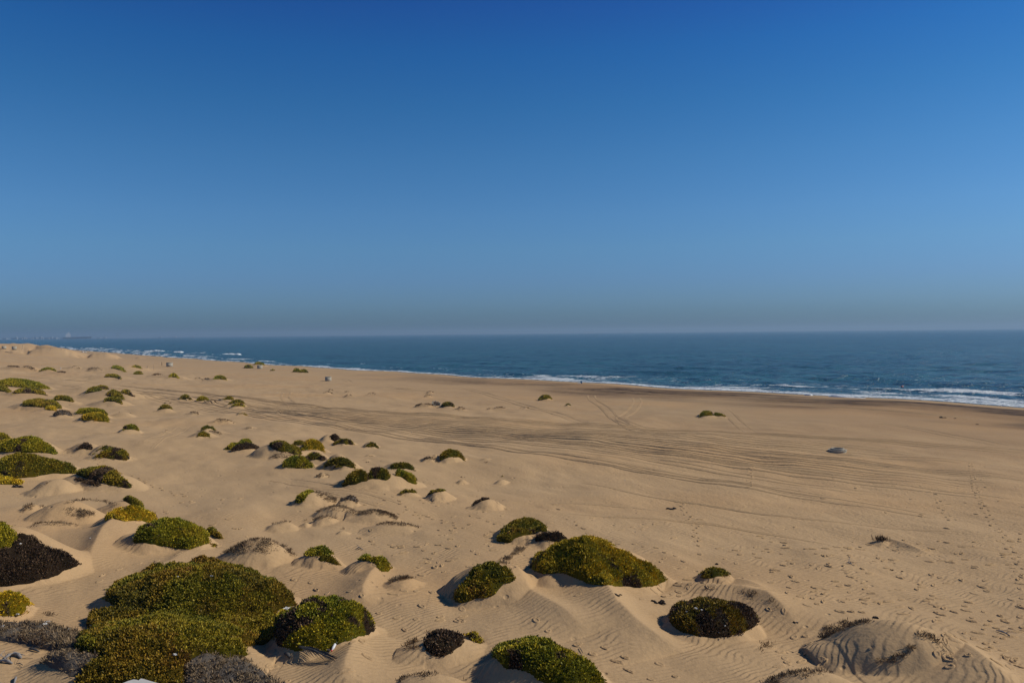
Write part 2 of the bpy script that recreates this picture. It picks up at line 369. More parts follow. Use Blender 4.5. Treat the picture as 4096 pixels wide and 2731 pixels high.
auto('A1', 703, 927, 985, 945, 878, .0, G_, 'green rear bush of the stacked pair with the yellow one in front')
auto('A1', 742, 985, 1003, 1005, 926, .0, Y_, 'yellow front bush of the stacked pair in the left field', depth=.6)
auto('A1', 785, 755, 970, 768, 703, .35, O_, 'olive bush at the left end of the cluster of five', skew=.4)
auto('A1', 888, 714, 1015, 750, 682, .15, MX, 'half brown bush highest in the cluster of five')
auto('A1', 975, 765, 1145, 803, 727, .15, O_, 'full olive bush in the middle of the cluster of five')
auto('A1', 1120, 740, 1240, 793, 730, .3, MX, 'brown and green bush at the right end of the cluster of five')
auto('A1', 958, 822, 1128, 848, 780, .4, O_, 'front bush of the cluster of five, arched over pale sand', skew=-.3)
auto('A1', 1446, 893, 1605, 897, 848, .3, O_, 'olive cap with a dark shadow on its left, below the arcs on the tracks')
auto('A1', 1653, 797, 1760, 810, 772, .5, O_, 'thin olive arc left of the green and grey pair by the tracks')
auto('A1', 1806, 811, 1920, 811, 780, .3, G_, 'green bush beside a pale bare mound by the tracks')
auto('A1', 2043, 820, 2150, 810, 783, .5, O_, 'leftmost of three overlapping bushes by the tracks')
auto('A1', 2100, 845, 2268, 850, 800, .35, O_, 'rearmost dome of the three overlapping bushes by the tracks')
auto('A1', 2110, 862, 2264, 865, 825, .1, G_, 'front bush of the three overlapping bushes by the tracks')
auto('A1', 2172, 962, 2272, 960, 927, .4, O_, 'small olive cap alone below the three overlapping bushes')
auto('A1', 1128, 1088, 1282, 1095, 1030, .3, G_, 'bright green round bush alone in the sand, left middle distance')
auto('A1', 1845, 1090, 1980, 1090, 1047, .45, O_, 'upper one of two small olive arcs left of the bush cluster')
auto('A1', 1808, 1148, 1952, 1172, 1107, .4, O_, 'lower one of two small olive arcs left of the bush cluster')
# bare or nearly bare mounds, each with a few dry stems
for it in [('A1', 55, 512, 200, 525, 492, 'half-buried dry stems on the leftmost pale far mound'), ('A1', 200, 525, 332, 541, 501, 'half-buried dry stems on the second pale far mound'),
           ('A1', 642, 516, 735, 525, 495, 'dry stems on a small double hump in the far left field'), ('A1', 806, 530, 960, 538, 511, 'long brown dry patch left of the narrow sloping green bush'),
           ('A1', 530, 548, 610, 568, 538, 'dry stems right of the low green bush with the white marker'), ('A1', 1393, 585, 1515, 595, 568, 'dry stems on the pale hump below the two thin posts'),
           ('A1', 1793, 608, 1845, 610, 593, 'dry stems on the little mound left of the dull arc'), ('A1', 1885, 828, 2002, 833, 797, 'dry stems on a bare mound touching a green bush by the tracks'),
           ('A1', 1500, 820, 1580, 825, 807, 'dry stems on a tiny mound left of the thin olive arc'), ('A1', 1097, 918, 1205, 935, 889, 'dry stems arched over a pale mound right of the stacked pair'),
           ('A1', 1743, 935, 1832, 947, 913, 'dry stems on a low mound right of the shadowed olive cap'), ('A1', 1955, 1015, 2150, 1020, 980, 'dry stems on the wide bare mound behind the two olive arcs'),
           ('A1', 1468, 1092, 1590, 1095, 1073, 'dry stems on the bare mound right of the bright round bush'), ('A1', 2253, 1080, 2350, 1085, 1060, 'dry stems on a bare mound above the bush cluster'),
           ('A1', 1915, 1110, 2045, 1135, 1090, 'pale dry stems behind the lower of two olive arcs'),
           ('A2', 615, 750, 700, 748, 726, 'dry stems on the mound left of the centre, below the isolated concrete ring'), ('A2', 665, 722, 705, 722, 709, 'tiny dry mound behind the one below the isolated concrete ring'),
           ('A2', 815, 775, 897, 782, 758, 'dry stems arched on a small mound, second in the row'), ('A2', 810, 740, 870, 740, 727, 'faint dry stems behind the second mound of the row'),
           ('A2', 1015, 757, 1100, 757, 735, 'grey dry dome, third mound in the row across the beach'), ('A2', 1565, 740, 1630, 740, 718, 'rear one of two grey mounds behind the broken ring'),
           ('A2', 1548, 775, 1618, 778, 752, 'front one of two grey mounds behind the broken ring'), ('A2', 1838, 893, 1922, 900, 868, 'grey cap right of the green arc beside the broken ring'),
           ('A2', 2118, 888, 2180, 888, 877, 'low dry hump, left of the flat pair on the beach'), ('A2', 2182, 880, 2290, 882, 866, 'low dry hump, right of the flat pair on the beach'),
           ('A2', 180, 920, 248, 920, 896, 'small pointed grey mound beside the tracks'), ('A3', 75, 880, 165, 878, 860, 'faint dry hump left of the tiny olive bush on the beach'),
           ('B2', 1842, 500, 1950, 498, 462, 'dry stems on a low mound left of the half-green small bush'), ('B2', 1000, 303, 1090, 302, 283, 'dry stems on a low mound amid open sand, centre'),
           ('B2', 2060, 350, 2170, 350, 337, 'faint dry stems on a flat hump right of the dark green arch'), ('B2', 990, 345, 1050, 350, 335, 'faint stems on the flat ripple below the small dry mound')]:
    c, a, b, d, e, f, lab = it; auto(c, a, b, d, e, f, .45, 'bare', lab, depth=.8)
auto('A2', 1465, 862, 1660, 868, 825, .3, 'bare', 'grey dry cover on the long mound left of the broken ring', dens=2)
auto('A2', 1700, 868, 1825, 876, 838, .5, O_, 'green and yellow arc over sand just right of the broken ring', skew=.2)
auto('A3', 245, 806, 366, 800, 766, .35, G_, 'green bush with a sandy right foot, middle of the open beach', skew=.4)
auto('A3', 495, 853, 546, 853, 833, .2, O_, 'tiny olive bush alone on the open beach')
auto('A3', 1718, 962, 1845, 945, 914, .2, G_, 'taller left one of the pair of bushes on the right beach')
auto('A3', 1850, 950, 1962, 960, 922, .4, G_, 'flatter right one of the pair of bushes on the right beach')
# --- left middle distance
plant('A1', G_, 'green bush at the left edge behind the large green dome', [(-60, 1110), (0, 1113), (50, 1120), (130, 1190), (90, 1207), (-60, 1207)], len(MOUNDS)); mound('A1', -120, 1200, 135, 1200, 1115)
plant('A1', G_, 'large green dome at the left edge of the middle distance', [(-60, 1250), (0, 1232), (120, 1183), (230, 1158), (330, 1163), (420, 1203), (480, 1240), (535, 1295), (500, 1305), (380, 1288), (0, 1282), (-60, 1280)], len(MOUNDS)); mound('A1', -20, 1285, 540, 1302, 1162, depth=.6)
auto('B1', 698, 238, 888, 265, 178, .45, D_, 'brown arch of twigs over pale sand left of the two-humped bush', skew=.2)
plant('B1', MX, 'olive-brown bush with two humps wrapped round a sandy hollow', [(845, 270), (905, 220), (965, 190), (1000, 203), (1040, 236), (1090, 226), (1150, 252), (1192, 300), (1170, 327), (1080, 322), (1000, 305), (868, 302), (880, 285), (975, 245), (930, 220), (870, 262)], None)
mound('B1', 850, 270, 1060, 270, 196); mound('B1', 870, 305, 1195, 322, 236, dz=.1)
plant('B1', O_, 'broad olive mat of bush stretching from the left edge, middle distance', [(-80, 300), (0, 298), (150, 287), (330, 302), (480, 327), (600, 367), (680, 392), (722, 430), (700, 447), (560, 442), (450, 447), (300, 478), (150, 492), (60, 492), (0, 455), (-80, 450)], len(MOUNDS)); mound('B1', -260, 480, 745, 450, 292, depth=.5)
plant('B1', Y_, 'yellow-brown mat at the left edge under the broad olive mat', [(-60, 452), (0, 455), (60, 492), (215, 527), (200, 547), (80, 547), (-60, 540)], None, T=.25)
plant('B1', MX, 'olive bush with a pointed right end, joined to the broad mat', [(712, 425), (780, 398), (900, 384), (960, 389), (1040, 427), (1100, 478), (1180, 528), (1227, 572), (1180, 582), (1100, 572), (1000, 547), (900, 525), (800, 490), (708, 455)], len(MOUNDS)); mound('B1', 690, 480, 1235, 570, 389, depth=.55)
plant('B1', D_, 'brown fringe along the sand in front of the pointed olive bush', [(655, 478), (760, 490), (940, 540), (900, 563), (800, 547), (700, 510)], None, T=.12)
mound('B1', 320, 590, 720, 590, 475, depth=.55, tail=1.6)
plant('B1', GR, 'thin dry twigs on the flank of the pale dune below the broad mat', [(325, 580), (380, 540), (455, 512), (440, 535), (380, 570), (340, 590)], None, dens=.35, name='dry')
mound('B1', 250, 850, 1010, 830, 688, depth=.5)
plant('B1', GR, 'grey twigs on the front of the low sandy dune, left', [(580, 778), (650, 758), (760, 780), (860, 800), (875, 835), (740, 855), (630, 825)], None, dens=.9, name='dry')
plant('B1', GR, 'thin dry rim along the crest of the low sandy dune, left', [(560, 725), (700, 685), (850, 672), (960, 690), (1080, 730), (1060, 750), (940, 705), (820, 690), (700, 700), (600, 735)], None, dens=.3, name='dry')
plant('B1', O_, 'dark olive crescent over sand behind the yellow-green bush', [(950, 692), (1000, 663), (1080, 644), (1180, 658), (1250, 697), (1310, 748), (1325, 778), (1260, 762), (1200, 725), (1120, 685), (1080, 680), (1000, 697)], len(MOUNDS)); mound('B1', 950, 740, 1330, 770, 650, depth=.6)
plant('B1', Y_, 'yellow-green bush just up-slope of the big green dome', [(962, 880), (985, 848), (1050, 808), (1150, 772), (1230, 761), (1310, 782), (1390, 818), (1457, 873), (1450, 899), (1380, 897), (1280, 880), (1200, 877), (1100, 895), (988, 899)], len(MOUNDS)); mound('B1', 955, 888, 1465, 895, 767, depth=.6)
auto('B1', 190, 797, 420, 777, 728, .25, 'bare', 'dry stems on the bare dune at the far left, above the dark slope')
auto('B1', 275, 940, 720, 930, 897, .3, 'bare', 'dry stems along the broad bare dune above the dark slope', depth=.6)
plant('B1', G_, 'big round green dome of bush, left foreground', [(1222, 1072), (1240, 1035), (1330, 955), (1460, 895), (1580, 883), (1700, 895), (1820, 940), (1900, 997), (1938, 1080), (1850, 1107), (1740, 1142), (1600, 1127), (1450, 1102), (1300, 1074), (1225, 1080)], len(MOUNDS)); mound('B1', 1218, 1078, 1945, 1092, 893, depth=.62)
plant('B1', O_, 'narrow green strip off the right side of the big round dome', [(1868, 958), (1930, 955), (2010, 997), (2055, 1048), (1990, 1042), (1900, 985)], None, T=.22)
plant('B1', O_, 'tiny round tuft at the lower right foot of the big round dome', [(1925, 1087), (1955, 1080), (1990, 1100), (1985, 1120), (1935, 1115)], None, T=.2)
mound('C1', -560, 330, 765, 330, -62, depth=.6, wid=1.15)
plant('B1', G_, 'green corner of bush above the dark brown slope at the left edge', [(-60, 925), (0, 926), (60, 946), (135, 1003), (172, 1060), (100, 1122), (0, 1160), (-60, 1165)], len(MOUNDS)-1)
plant('C1', D_, 'large dark brown slope of withered bush at the left edge', [(75, 22), (180, 24), (300, 66), (450, 141), (600, 206), (700, 262), (755, 292), (620, 336), (540, 378), (400, 425), (150, 487), (-60, 495), (-60, 175), (0, 172), (100, 132), (172, 70)], len(MOUNDS)-1)
plant('C1', Y_, 'yellow and green bush at the left edge below the dark slope', [(-60, 540), (0, 540), (80, 552), (160, 577), (230, 622), (300, 665), (230, 682), (262, 737), (200, 767), (100, 767), (-60, 760)], len(MOUNDS)); mound('C1', -220, 740, 290, 730, 555, depth=.6)
mound(('C1', 'C2'), 2035, 200, 365, 225, 36, depth=.6)
plant('C1', GR, 'large dry grey bush on a ripple-edged mound right of the big green dome', [(2038, 182), (2100, 140), (2200, 80), (2300, 40), ('C2', 40, 30), ('C2', 130, 52), ('C2', 220, 95), ('C2', 240, 135), ('C2', 180, 170), ('C2', 100, 205), ('C2', 0, 180), (2260, 180), (2180, 190), (2100, 185)], len(MOUNDS)-1, dens=.75, name='dry')
plant('C2', GR, 'thin dry tail along the right edge of the grey mound', [(205, 92), (250, 110), (310, 150), (358, 215), (300, 215), (255, 175), (300, 170), (240, 120)], None, dens=.7, name='dry')
# --- central cluster
plant('A1', G_, 'bright green back of the low bush at the left end of the central cluster', [(2070, 1262), (2130, 1230), (2220, 1204), (2290, 1205), ('A2', -10, 1213), (2200, 1235), (2140, 1262)], None, T=.4)
auto('A1', 2128, 1278, 2390, 1258, 1213, .25, D_, 'dark withered bush at the left end of the central cluster')
mound('B2', -60, 290, 440, 275, 168, depth=.6)
plant('B2', MX, 'brown bush with a yellow crown beside a tall pale sand slope, central cluster', [(105, 185), (140, 172), (200, 163), (260, 167), (310, 200), (370, 202), (427, 265), (400, 277), (330, 262), (290, 245), (240, 250), (165, 220)], len(MOUNDS)-1)
auto('B2', 330, 195, 475, 215, 157, .45, O_, 'thin arch of bush behind the brightest bush of the central cluster')
auto('B2', 405, 242, 642, 262, 166, .3, Y_, 'brightest yellow-green bush of the central cluster', skew=.2)
auto('B2', 140, 305, 440, 312, 256, .2, 'bare', 'grey twigs on the low mound in front of the brown bush, central cluster', dens=2.4)
mound('B2', 580, 165, 785, 165, 93, depth=.8)
plant('B2', D_, 'brown right half of the pointed mound at the top of the central cluster', [(675, 98), (720, 88), (772, 120), (785, 162), (740, 164), (690, 130)], len(MOUNDS)-1)
auto('B2', 700, 202, 905, 190, 141, .3, O_, 'dark olive bush in front of the pointed mound', skew=.3)
auto('B2', 980, 230, 1133, 228, 170, .5, O_, 'small steep arch of bush standing alone right of the central cluster', skew=.2)
auto('B2', 450, 328, 668, 355, 274, .35, MX, 'brown-green bush between the brightest one and the round dome', skew=.2)
auto('B2', 233, 387, 542, 402, 318, .0, G_, 'full round green dome at the front left of the central cluster', depth=.65)
auto('B2', 615, 400, 935, 428, 321, .45, O_, 'long olive arch at the front right of the central cluster', skew=.1)
auto('B2', 675, 408, 838, 430, 375, .2, MX, 'small mixed bush nested under the long olive arch')
auto('B2', 548, 487, 672, 480, 444, .3, 'bare', 'grey twigs on a small mound below the central cluster', dens=3)
auto('B2', 1205, 420, 1470, 434, 361, .4, O_, 'leaning dark bush thick on its left side, right of the central cluster', skew=.45)
auto('B2', 1510, 352, 1695, 352, 299, .82, D_, 'bare pale hump with a dark left edge beside the tallest dark arch')
auto('B2', 1672, 342, 1925, 347, 245, .5, O_, 'tall dark green arch over pale sand, right of centre', skew=.35)
mound('B2', 760, 575, 1500, 550, 452, depth=.5, pw=1.1)
plant('B2', O_, 'left bush of three along the crest of the wide pale dune', [(778, 562), (830, 518), (900, 466), (950, 456), (1040, 487), (1025, 507), (900, 542), (800, 566)], None, T=.5)
plant('B2', MX, 'middle flat bush of three along the crest of the wide pale dune', [(1010, 488), (1060, 450), (1130, 438), (1200, 445), (1240, 468), (1215, 507), (1150, 500), (1090, 488), (1030, 500)], None, T=.45)
plant('B2', G_, 'right bush of three, trailing down the wide pale dune', [(1265, 465), (1310, 438), (1380, 452), (1440, 497), (1485, 533), (1478, 549), (1400, 522), (1340, 475), (1290, 468)], None, T=.35)
auto('B2', 1315, 635, 1508, 637, 588, .4, O_, 'small arch with a grey right end below the wide pale dune', skew=.1)
auto('B2', 1562, 655, 1832, 648, 566, .55, MX, 'dark arch thick on the left and bare on the right, below the wide pale dune', skew=.5)
auto('B2', 1985, 742, 2262, 712, 643, .6, D_, 'darkest arch with a wide shadow on its left, beside open sand', skew=.5)
auto('B2', 2193, 497, 2320, 487, 452, .3, O_, 'small half-green bush on a mound right of the wide pale dune', skew=.3)
mound('B2', 320, 718, 750, 705, 606, depth=.62)
plant('B2', G_, 'green strip on the left shoulder of the sharp pale dune', [(352, 722), (370, 690), (400, 636), (440, 618), (520, 603), (532, 612), (470, 642), (430, 700), (385, 724)], len(MOUNDS)-1)
plant('B2', GR, 'dry brown twigs on the right shoulder of the sharp pale dune', [(545, 610), (600, 603), (680, 638), (747, 680), (710, 717), (640, 690), (580, 650)], None, dens=.8, name='dry')
auto('B2', 768, 718, 945, 738, 658, .55, GR, 'grey twigs over the small steep mound right of the sharp pale dune', dens=.9)
for it in [(560, 800, 940, 840, 740, 'dry stems on the low dune just below the sharp pale dune', 1.5), (885, 832, 1300, 870, 777, 'grey tuft at the left end of the long low dune', 2.2), (105, 918, 402, 912, 854, 'dry stems at the left end of the low ripple dunes', 1.6),
           (400, 903, 512, 893, 861, 'dry stems on the smallest of the low ripple dunes', 2), (510, 885, 745, 872, 816, 'dry stems on the highest of the low ripple dunes', 2.2), (735, 972, 862, 967, 938, 'dry stems on a lone low mound under the ripple dunes', 1.8),
           (1000, 930, 1500, 945, 880, 'scattered dry stems right of the low ripple dunes', .8)]:
    auto('B2', *it[:5], .35, 'bare', it[5], dens=it[6])
# --- foreground
plant('C2', G_, 'round green bush with a long shadow, upper of two left of centre', [(438, 207), (460, 157), (530, 120), (600, 120), (670, 156), (718, 200), (680, 224), (620, 197), (570, 217), (500, 217)], len(MOUNDS)); mound('C2', 430, 215, 790, 280, 128, depth=.7)
plant('C2', O_, 'green strip curling below the round green bush', [(550, 240), (600, 205), (700, 235), (772, 285), (750, 300), (660, 267), (580, 257)], None, T=.22)
mound('C2', 830, 285, 1250, 320, 209, depth=.6, tail=2)
plant('C2', G_, 'bush curled like a hook along a rippled crest', [(845, 287), (860, 243), (930, 200), (1000, 207), (1075, 236), (1130, 232), (1200, 272), (1240, 320), (1210, 357), (1150, 357), (1100, 312), (1080, 272), (1040, 262), (930, 247), (870, 277)], len(MOUNDS)-1)
auto('C2', 1190, 487, 1530, 450, 398, .6, 'bare', 'dark dry fringe on the small rippled mound left of the shaded bush', dens=3, skew=.3, tail=2)
mound(('B2', 'B3'), 2205, 1075, 335, 990, 882, depth=.75, tail=1.5)
plant('B3', O_, 'dark green bush with a shadow on the left, rear of the central foreground pair', [(-142, 1060), (-100, 978), (-30, 918), (0, 898), (130, 876), (210, 886), (280, 926), (322, 975), (300, 987), (260, 972), (200, 1007), (100, 1012), (0, 1062), (-50, 1077), (-120, 1077)], len(MOUNDS)-1)
mound('B3', 190, 1100, 545, 1110, 984, depth=.7)
plant('B3', D_, 'brown withered cap between the dark green bush and the largest yellow bush', [(190, 1088), (215, 1038), (280, 996), (370, 979), (450, 1001), (500, 1048), (543, 1107), (480, 1077), (400, 1075), (330, 1065), (240, 1057)], len(MOUNDS)-1)
plant('C2', GR, 'dry grey tufts on the pale sand left of the largest yellow bush', [(2210, 285), (2240, 240), (2352, 205), ('C3', 60, 110), ('C3', 160, 100), ('C3', 130, 150), ('C3', 20, 210), (2290, 290)], None, dens=.5, name='dry')
mound('C3', 150, 345, 1440, 445, 100, depth=.85, tail=1.3)
plant('C3', Y_, 'largest yellow-green bush, centre foreground', [(158, 305), (200, 238), (300, 177), (430, 117), (560, 111), (680, 90), (760, 88), (860, 111), (940, 156), (1060, 217), (1180, 287), (1300, 347), (1432, 430), (1380, 462), (1280, 492), (1130, 503), (1000, 488), (850, 483), (720, 472), (600, 412), (480, 372), (380, 372), (300, 378), (200, 348)], len(MOUNDS)-1)
mound(('C2', 'C3'), 1795, 620, 60, 450, 309, depth=.95, tail=1.3)
plant('C2', O_, 'dark green bush throwing the widest shadow to its left, centre foreground', [(1808, 605), (1850, 518), (1920, 447), (1960, 387), (2050, 321), (2130, 300), (2230, 305), (2310, 326), (2360, 373), (2397, 430), (2352, 457), (2260, 472), (2200, 552), (2120, 592), (1980, 622), (1880, 647), (1820, 632)], len(MOUNDS)-1)
mound('C3', 1715, 412, 2005, 402, 302, depth=.8, tail=1.8)
plant('C3', O_, 'small dark dome of bush right of the largest yellow bush', [(1718, 408), (1740, 348), (1790, 306), (1850, 294), (1920, 316), (1980, 362), (2003, 400), (1900, 402), (1840, 417), (1780, 417)], len(MOUNDS)-1)
mound('C3', 1420, 850, 2290, 830, 618, depth=.75, tail=1.3)
plant('C3', 'darkmix', 'nearly black round bush with pale bits in it, right foreground', [(1440, 800), (1460, 735), (1510, 690), (1580, 635), (1680, 610), (1900, 610), (2030, 645), (2180, 705), (2268, 780), (2232, 872), (2130, 922), (2000, 962), (1850, 967), (1700, 945), (1570, 912), (1510, 880)], len(MOUNDS)-1)
mound(('C2', 'C3'), 2130, 1180, 900, 1390, 1035, depth=.75, tail=1.1)
plant('C3', G_, 'bright green elongated bush at the bottom edge, centre', [(-195, 1130), (-150, 1085), (-100, 1050), (0, 997), (100, 990), (220, 1015), (350, 1056), (500, 1116), (650, 1186), (750, 1256), (830, 1326), (868, 1380), (820, 1420), (600, 1420), (400, 1395), (200, 1342), (232, 1300), (100, 1262), (0, 1242), (-60, 1235), (-140, 1160)], len(MOUNDS)-1)
mound('C2', 1345, 1060, 2090, 1030, 905, depth=.6, tail=1.8)
plant('C2', D_, 'black-brown withered patch on a sand mound, bottom centre', [(1533, 1000), (1600, 958), (1690, 905), (1780, 901), (1870, 937), (1922, 990), (1900, 1042), (1800, 1092), (1700, 1152), (1620, 1132), (1560, 1080)], len(MOUNDS)-1, T=.14, dens=.8)
plant('C2', D_, 'thin dark fringe at the left rim of the bottom centre mound', [(1348, 1055), (1420, 1000), (1500, 950), (1600, 915), (1700, 903), (1600, 940), (1500, 985), (1450, 1020), (1540, 1070), (1440, 1075)], None, dens=.35, name='dry')
plant('C2', Y_, 'small yellow bush on the right shoulder of the bottom centre mound', [(1868, 907), (1960, 907), (2042, 948), (2082, 1012), (2020, 1012), (1940, 962)], None, T=.15)
mound('C1', 1000, 560, 2740, 660, 292, depth=.6, tail=1.4, dz=.25); mound('C1', 560, 1060, 2400, 1130, 855, depth=.8, tail=1.2)
plant('C1', 'mat', 'giant green and olive mat of bush filling the lower left foreground', [(660, 1470), (690, 1340), (760, 1290), (860, 1208), (980, 1163), (900, 1137), (780, 1132), (688, 1090), (720, 998), (850, 928), (788, 825), (830, 773), (960, 728), (1098, 693), (958, 610), (1058, 558), (1018, 508), (1090, 456), (1180, 426), (1280, 416), (1300, 381), (1380, 341), (1560, 316), (1690, 321), (1760, 281), (1880, 271), (2050, 306), (2200, 356), (2352, 396), ('C2', 100, 450), ('C2', 250, 530), ('C2', 350, 620), ('C2', 380, 662), ('C2', 290, 672), ('C2', 200, 700), ('C2', 170, 800), ('C2', 190, 960), ('C2', 60, 1012), ('C2', 0, 1037), (2200, 1042), (2282, 1120), (2200, 1147), (2100, 1142), (2100, 1175), (1800, 1162), (1700, 1240), (1690, 1470)], len(MOUNDS)-2, T=.30); VEG[-1]['clip'] = 9
mound('C2', 120, 1000, 1100, 900, 650, depth=.7, tail=1.1)
plant('C2', 'mixdark', 'mixed green and brown bush joined to the right side of the giant mat', [(178, 700), (260, 676), (400, 661), (520, 656), (620, 641), (700, 636), (800, 661), (900, 706), (1000, 756), (1062, 828), (1092, 890), (1000, 932), (900, 972), (760, 1012), (700, 1062), (600, 1107), (480, 1082), (350, 1072), (190, 1032), (185, 900)], len(MOUNDS)-1, T=.34); VEG[-1]['clip'] = 3
plant('C1', GR, 'upper dry grey thicket between the left edge and the giant mat', [(-60, 870), (60, 826), (200, 826), (340, 816), (450, 858), (560, 888), (640, 898), (800, 938), (822, 960), (720, 1010), (690, 1052), (600, 1087), (480, 1082), (350, 1052), (200, 1012), (-60, 985)], None, T=.22, dens=1, name='dry')
plant('C1', GR, 'lower dry grey thicket tucked under the giant mat', [(288, 1160), (400, 1128), (600, 1128), (800, 1128), (978, 1165), (860, 1210), (760, 1290), (690, 1342), (640, 1332), (560, 1272), (430, 1212)], None, T=.22, dens=1, name='dry')
plant('C1', GR, 'purplish grey thicket at the bottom edge right of the giant mat', [(1695, 1240), (1800, 1158), (2050, 1163), (2200, 1148), (2350, 1220), ('C2', 230, 1400), ('C2', 200, 1470), (1680, 1470)], None, T=.2, dens=.95, name='dry')
plant('C1', GR, 'thin line of dry stems above the upper grey thicket', [(240, 690), (330, 700), (520, 760), (500, 775), (330, 730), (250, 730)], None, dens=.25, name='dry')
mound('C2', 1290, 1395, 1990, 1400, 1258, depth=.6, tail=1.2)
plant('C2', GR, 'dry grey fringe over the dune cut by the bottom edge, centre', [(1288, 1378), (1400, 1310), (1520, 1262), (1660, 1244), (1800, 1275), (1960, 1372), (1850, 1330), (1700, 1275), (1540, 1325), (1440, 1312), (1330, 1380)], len(MOUNDS)-1, dens=.5, name='dry')
mound('C4', 430, 1010, 1760, 1215, 848, depth=.75, tail=1.4, pw=1.0)
plant('C4', GR, 'dark dry fringe along the top left of the rippled dune, lower right', [(450, 930), (520, 888), (620, 845), (700, 815), (850, 790), (1000, 780), (985, 803), (850, 835), (760, 865), (700, 905), (600, 935), (500, 973)], None, dens=.9, name='dry')
plant('C4', GR, 'small tuft of grey twigs near the crest of the rippled dune, lower right', [(1350, 918), (1440, 902), (1545, 970), (1480, 977), (1390, 957)], None, dens=.6, name='dry')
plant('C4', GR, 'thin dry line running down the right crest of the rippled dune', [(1490, 945), (1600, 1035), (1692, 1140), (1672, 1143), (1580, 1052), (1480, 965)], None, dens=.8, name='dry')
plant('C4', GR, 'crooked dark band of twigs across the face of the rippled dune', [(955, 1172), (1100, 1138), (1250, 1108), (1268, 1050), (1340, 1018), (1402, 1040), (1300, 1122), (1200, 1192), (1050, 1214)], None, dens=.8, name='dry')
mound(('C3', 'C4'), 2240, 1420, 930, 1440, 1262, depth=.5, tail=1.2)
plant('C4', GR, 'dark dry fringe over the dune at the bottom edge, right', [(0, 1330), (100, 1288), (350, 1262), (520, 1247), (650, 1262), (780, 1307), (930, 1378), (860, 1352), (700, 1302), (500, 1282), (380, 1332), (200, 1332), (100, 1400), (-30, 1400)], len(MOUNDS)-1, dens=.8, name='dry')
plant('C3', GR, 'grey twigs on the sand behind the nearly black round bush', [(2020, 530), (2120, 505), (2250, 540), (2230, 640), (2150, 630), (2180, 570), (2080, 555)], None, dens=.45, name='dry')
plant('C3', GR, 'faint grey twigs between the small dark dome and the black bush', [(1740, 552), (1820, 505), (1920, 505), (1830, 530)], None, dens=.4, name='dry')
plant('C4', GR, 'thin grey line of stems down the crest right of the black bush', [(0, 585), (60, 630), (118, 705), (95, 695), (40, 650), (0, 610)], None, dens=.7, name='dry')
plant('C3', D_, 'brown twigs on the sand at the lower right of the black bush', [(2260, 1080), (2300, 1010), ('C4', 0, 975), ('C4', 50, 1010), ('C4', 105, 1075), ('C4', 60, 1060), ('C4', 10, 1060), (2300, 1095)], None, dens=.3, name='dry')
auto('C4', 958, 72, 1112, 78, 45, .0, 'shrub', 'spiky dark dry shrub alone on the open sand at the right', tail=3.5, depth=.6)
# sandy crests and tails
ridge([('C3', 330, 378), ('C3', 620, 470), ('C3', 850, 620), ('C3', 960, 780), ('C3', 1180, 920), ('C3', 1500, 1080)], .85, 2.0, .95)
ridge([('C2', 2340, 470), ('C3', 60, 560), ('C3', 260, 690), ('C3', 480, 820), ('C3', 700, 960)], .5, 1.6, .9)
ridge([('C3', 1420, 470), ('C3', 1700, 500), ('C3', 2100, 560), ('C3', 2330, 620), ('C4', 110, 705), ('C4', 300, 860)], .5, 1.3, .8)
ridge([('C3', 1980, 405), ('C3', 2150, 470), ('C3', 2340, 560)], .22, .7, .5)
ridge([('C4', 1500, 960), ('C4', 1750, 1160), ('C4', 2050, 1400), ('C4', 2300, 1560)], .7, 1.8, .9)
ridge([('C2', 1040, 260), ('C2', 1120, 330), ('C2', 1050, 430), ('C2', 980, 560), ('C2', 1000, 640)], .55, 1.3, .6)
ridge([('C2', 1100, 890), ('C2', 940, 990), ('C2', 870, 1130), ('C2', 820, 1260), ('C2', 800, 1400)], .55, .9, 1.0)
ridge([('B1', 1250, 880), ('B1', 1060, 930), ('B1', 940, 1050), ('B1', 860, 1180), ('B1', 800, 1290)], .75, .8, 2.0)
ridge([('B1', 1850, 1110), ('B1', 1700, 1180), ('B1', 1560, 1260), ('B1', 1300, 1330)], .3, .8, 1.2)
ridge([('C4', 1090, 45), ('C4', 1200, 85), ('C4', 1330, 130), ('C4', 1480, 180)], .28, .45, .3)
# far dunes on the skyline at the left, descending towards the shore
for (px, py, hw, dist) in [(-60, 1374, 70, 640), (32, 1374.5, 60, 620), (82, 1377.5, 46, 610), (126, 1381.5, 44, 600), (172, 1385.5, 40, 590), (218, 1389, 36, 575), (250, 1396, 26, 560)]:
    d = ray(px, py); t = dist/np.hypot(d[0], d[1]); P = CAM+d*t; rr = hw/FPX*dist*.95; zb = float(height(np.array([P[0]]), np.array([P[1]]))[0])
    MOUNDS.append((P[0], P[1], .92, -.39, rr*1.45, 60., 60., max(P[2]-zb, .3), 1.0))

# ------------------------------------------------------------------ ground sheet
def polar(rows, half=37.0, step=1.0, coarse=44):
    tn = np.arange(-math.tan(math.radians(half)), math.tan(math.radians(half)), step*4/FPX); a1 = np.pi/2-np.arctan(tn)
    a2 = a1[-1]-(2*np.pi-(a1[0]-a1[-1]))*np.arange(1, coarse)/coarse
    return np.concatenate([a1, a2]), rows
def rows_from(d0, d1, hgt, step, start=None):   # distances whose spacing grows with the square of distance
    u = np.arange(hgt*796/d0, hgt*796/d1, -step); return hgt*796/u
near = np.geomspace(2.5, 23.5, 22)
rr = np.concatenate([near, rows_from(24, 60, 12, .76), rows_from(60.5, 700, 14.5, .70), np.geomspace(720, 16000, 40)])
AZ, RR = polar(rr)
AX = np.cos(AZ)[None, :]*RR[:, None]; AY = np.sin(AZ)[None, :]*RR[:, None]
AZH = height(AX, AY); nr, na = AX.shape
SC = coast(AX, AY)
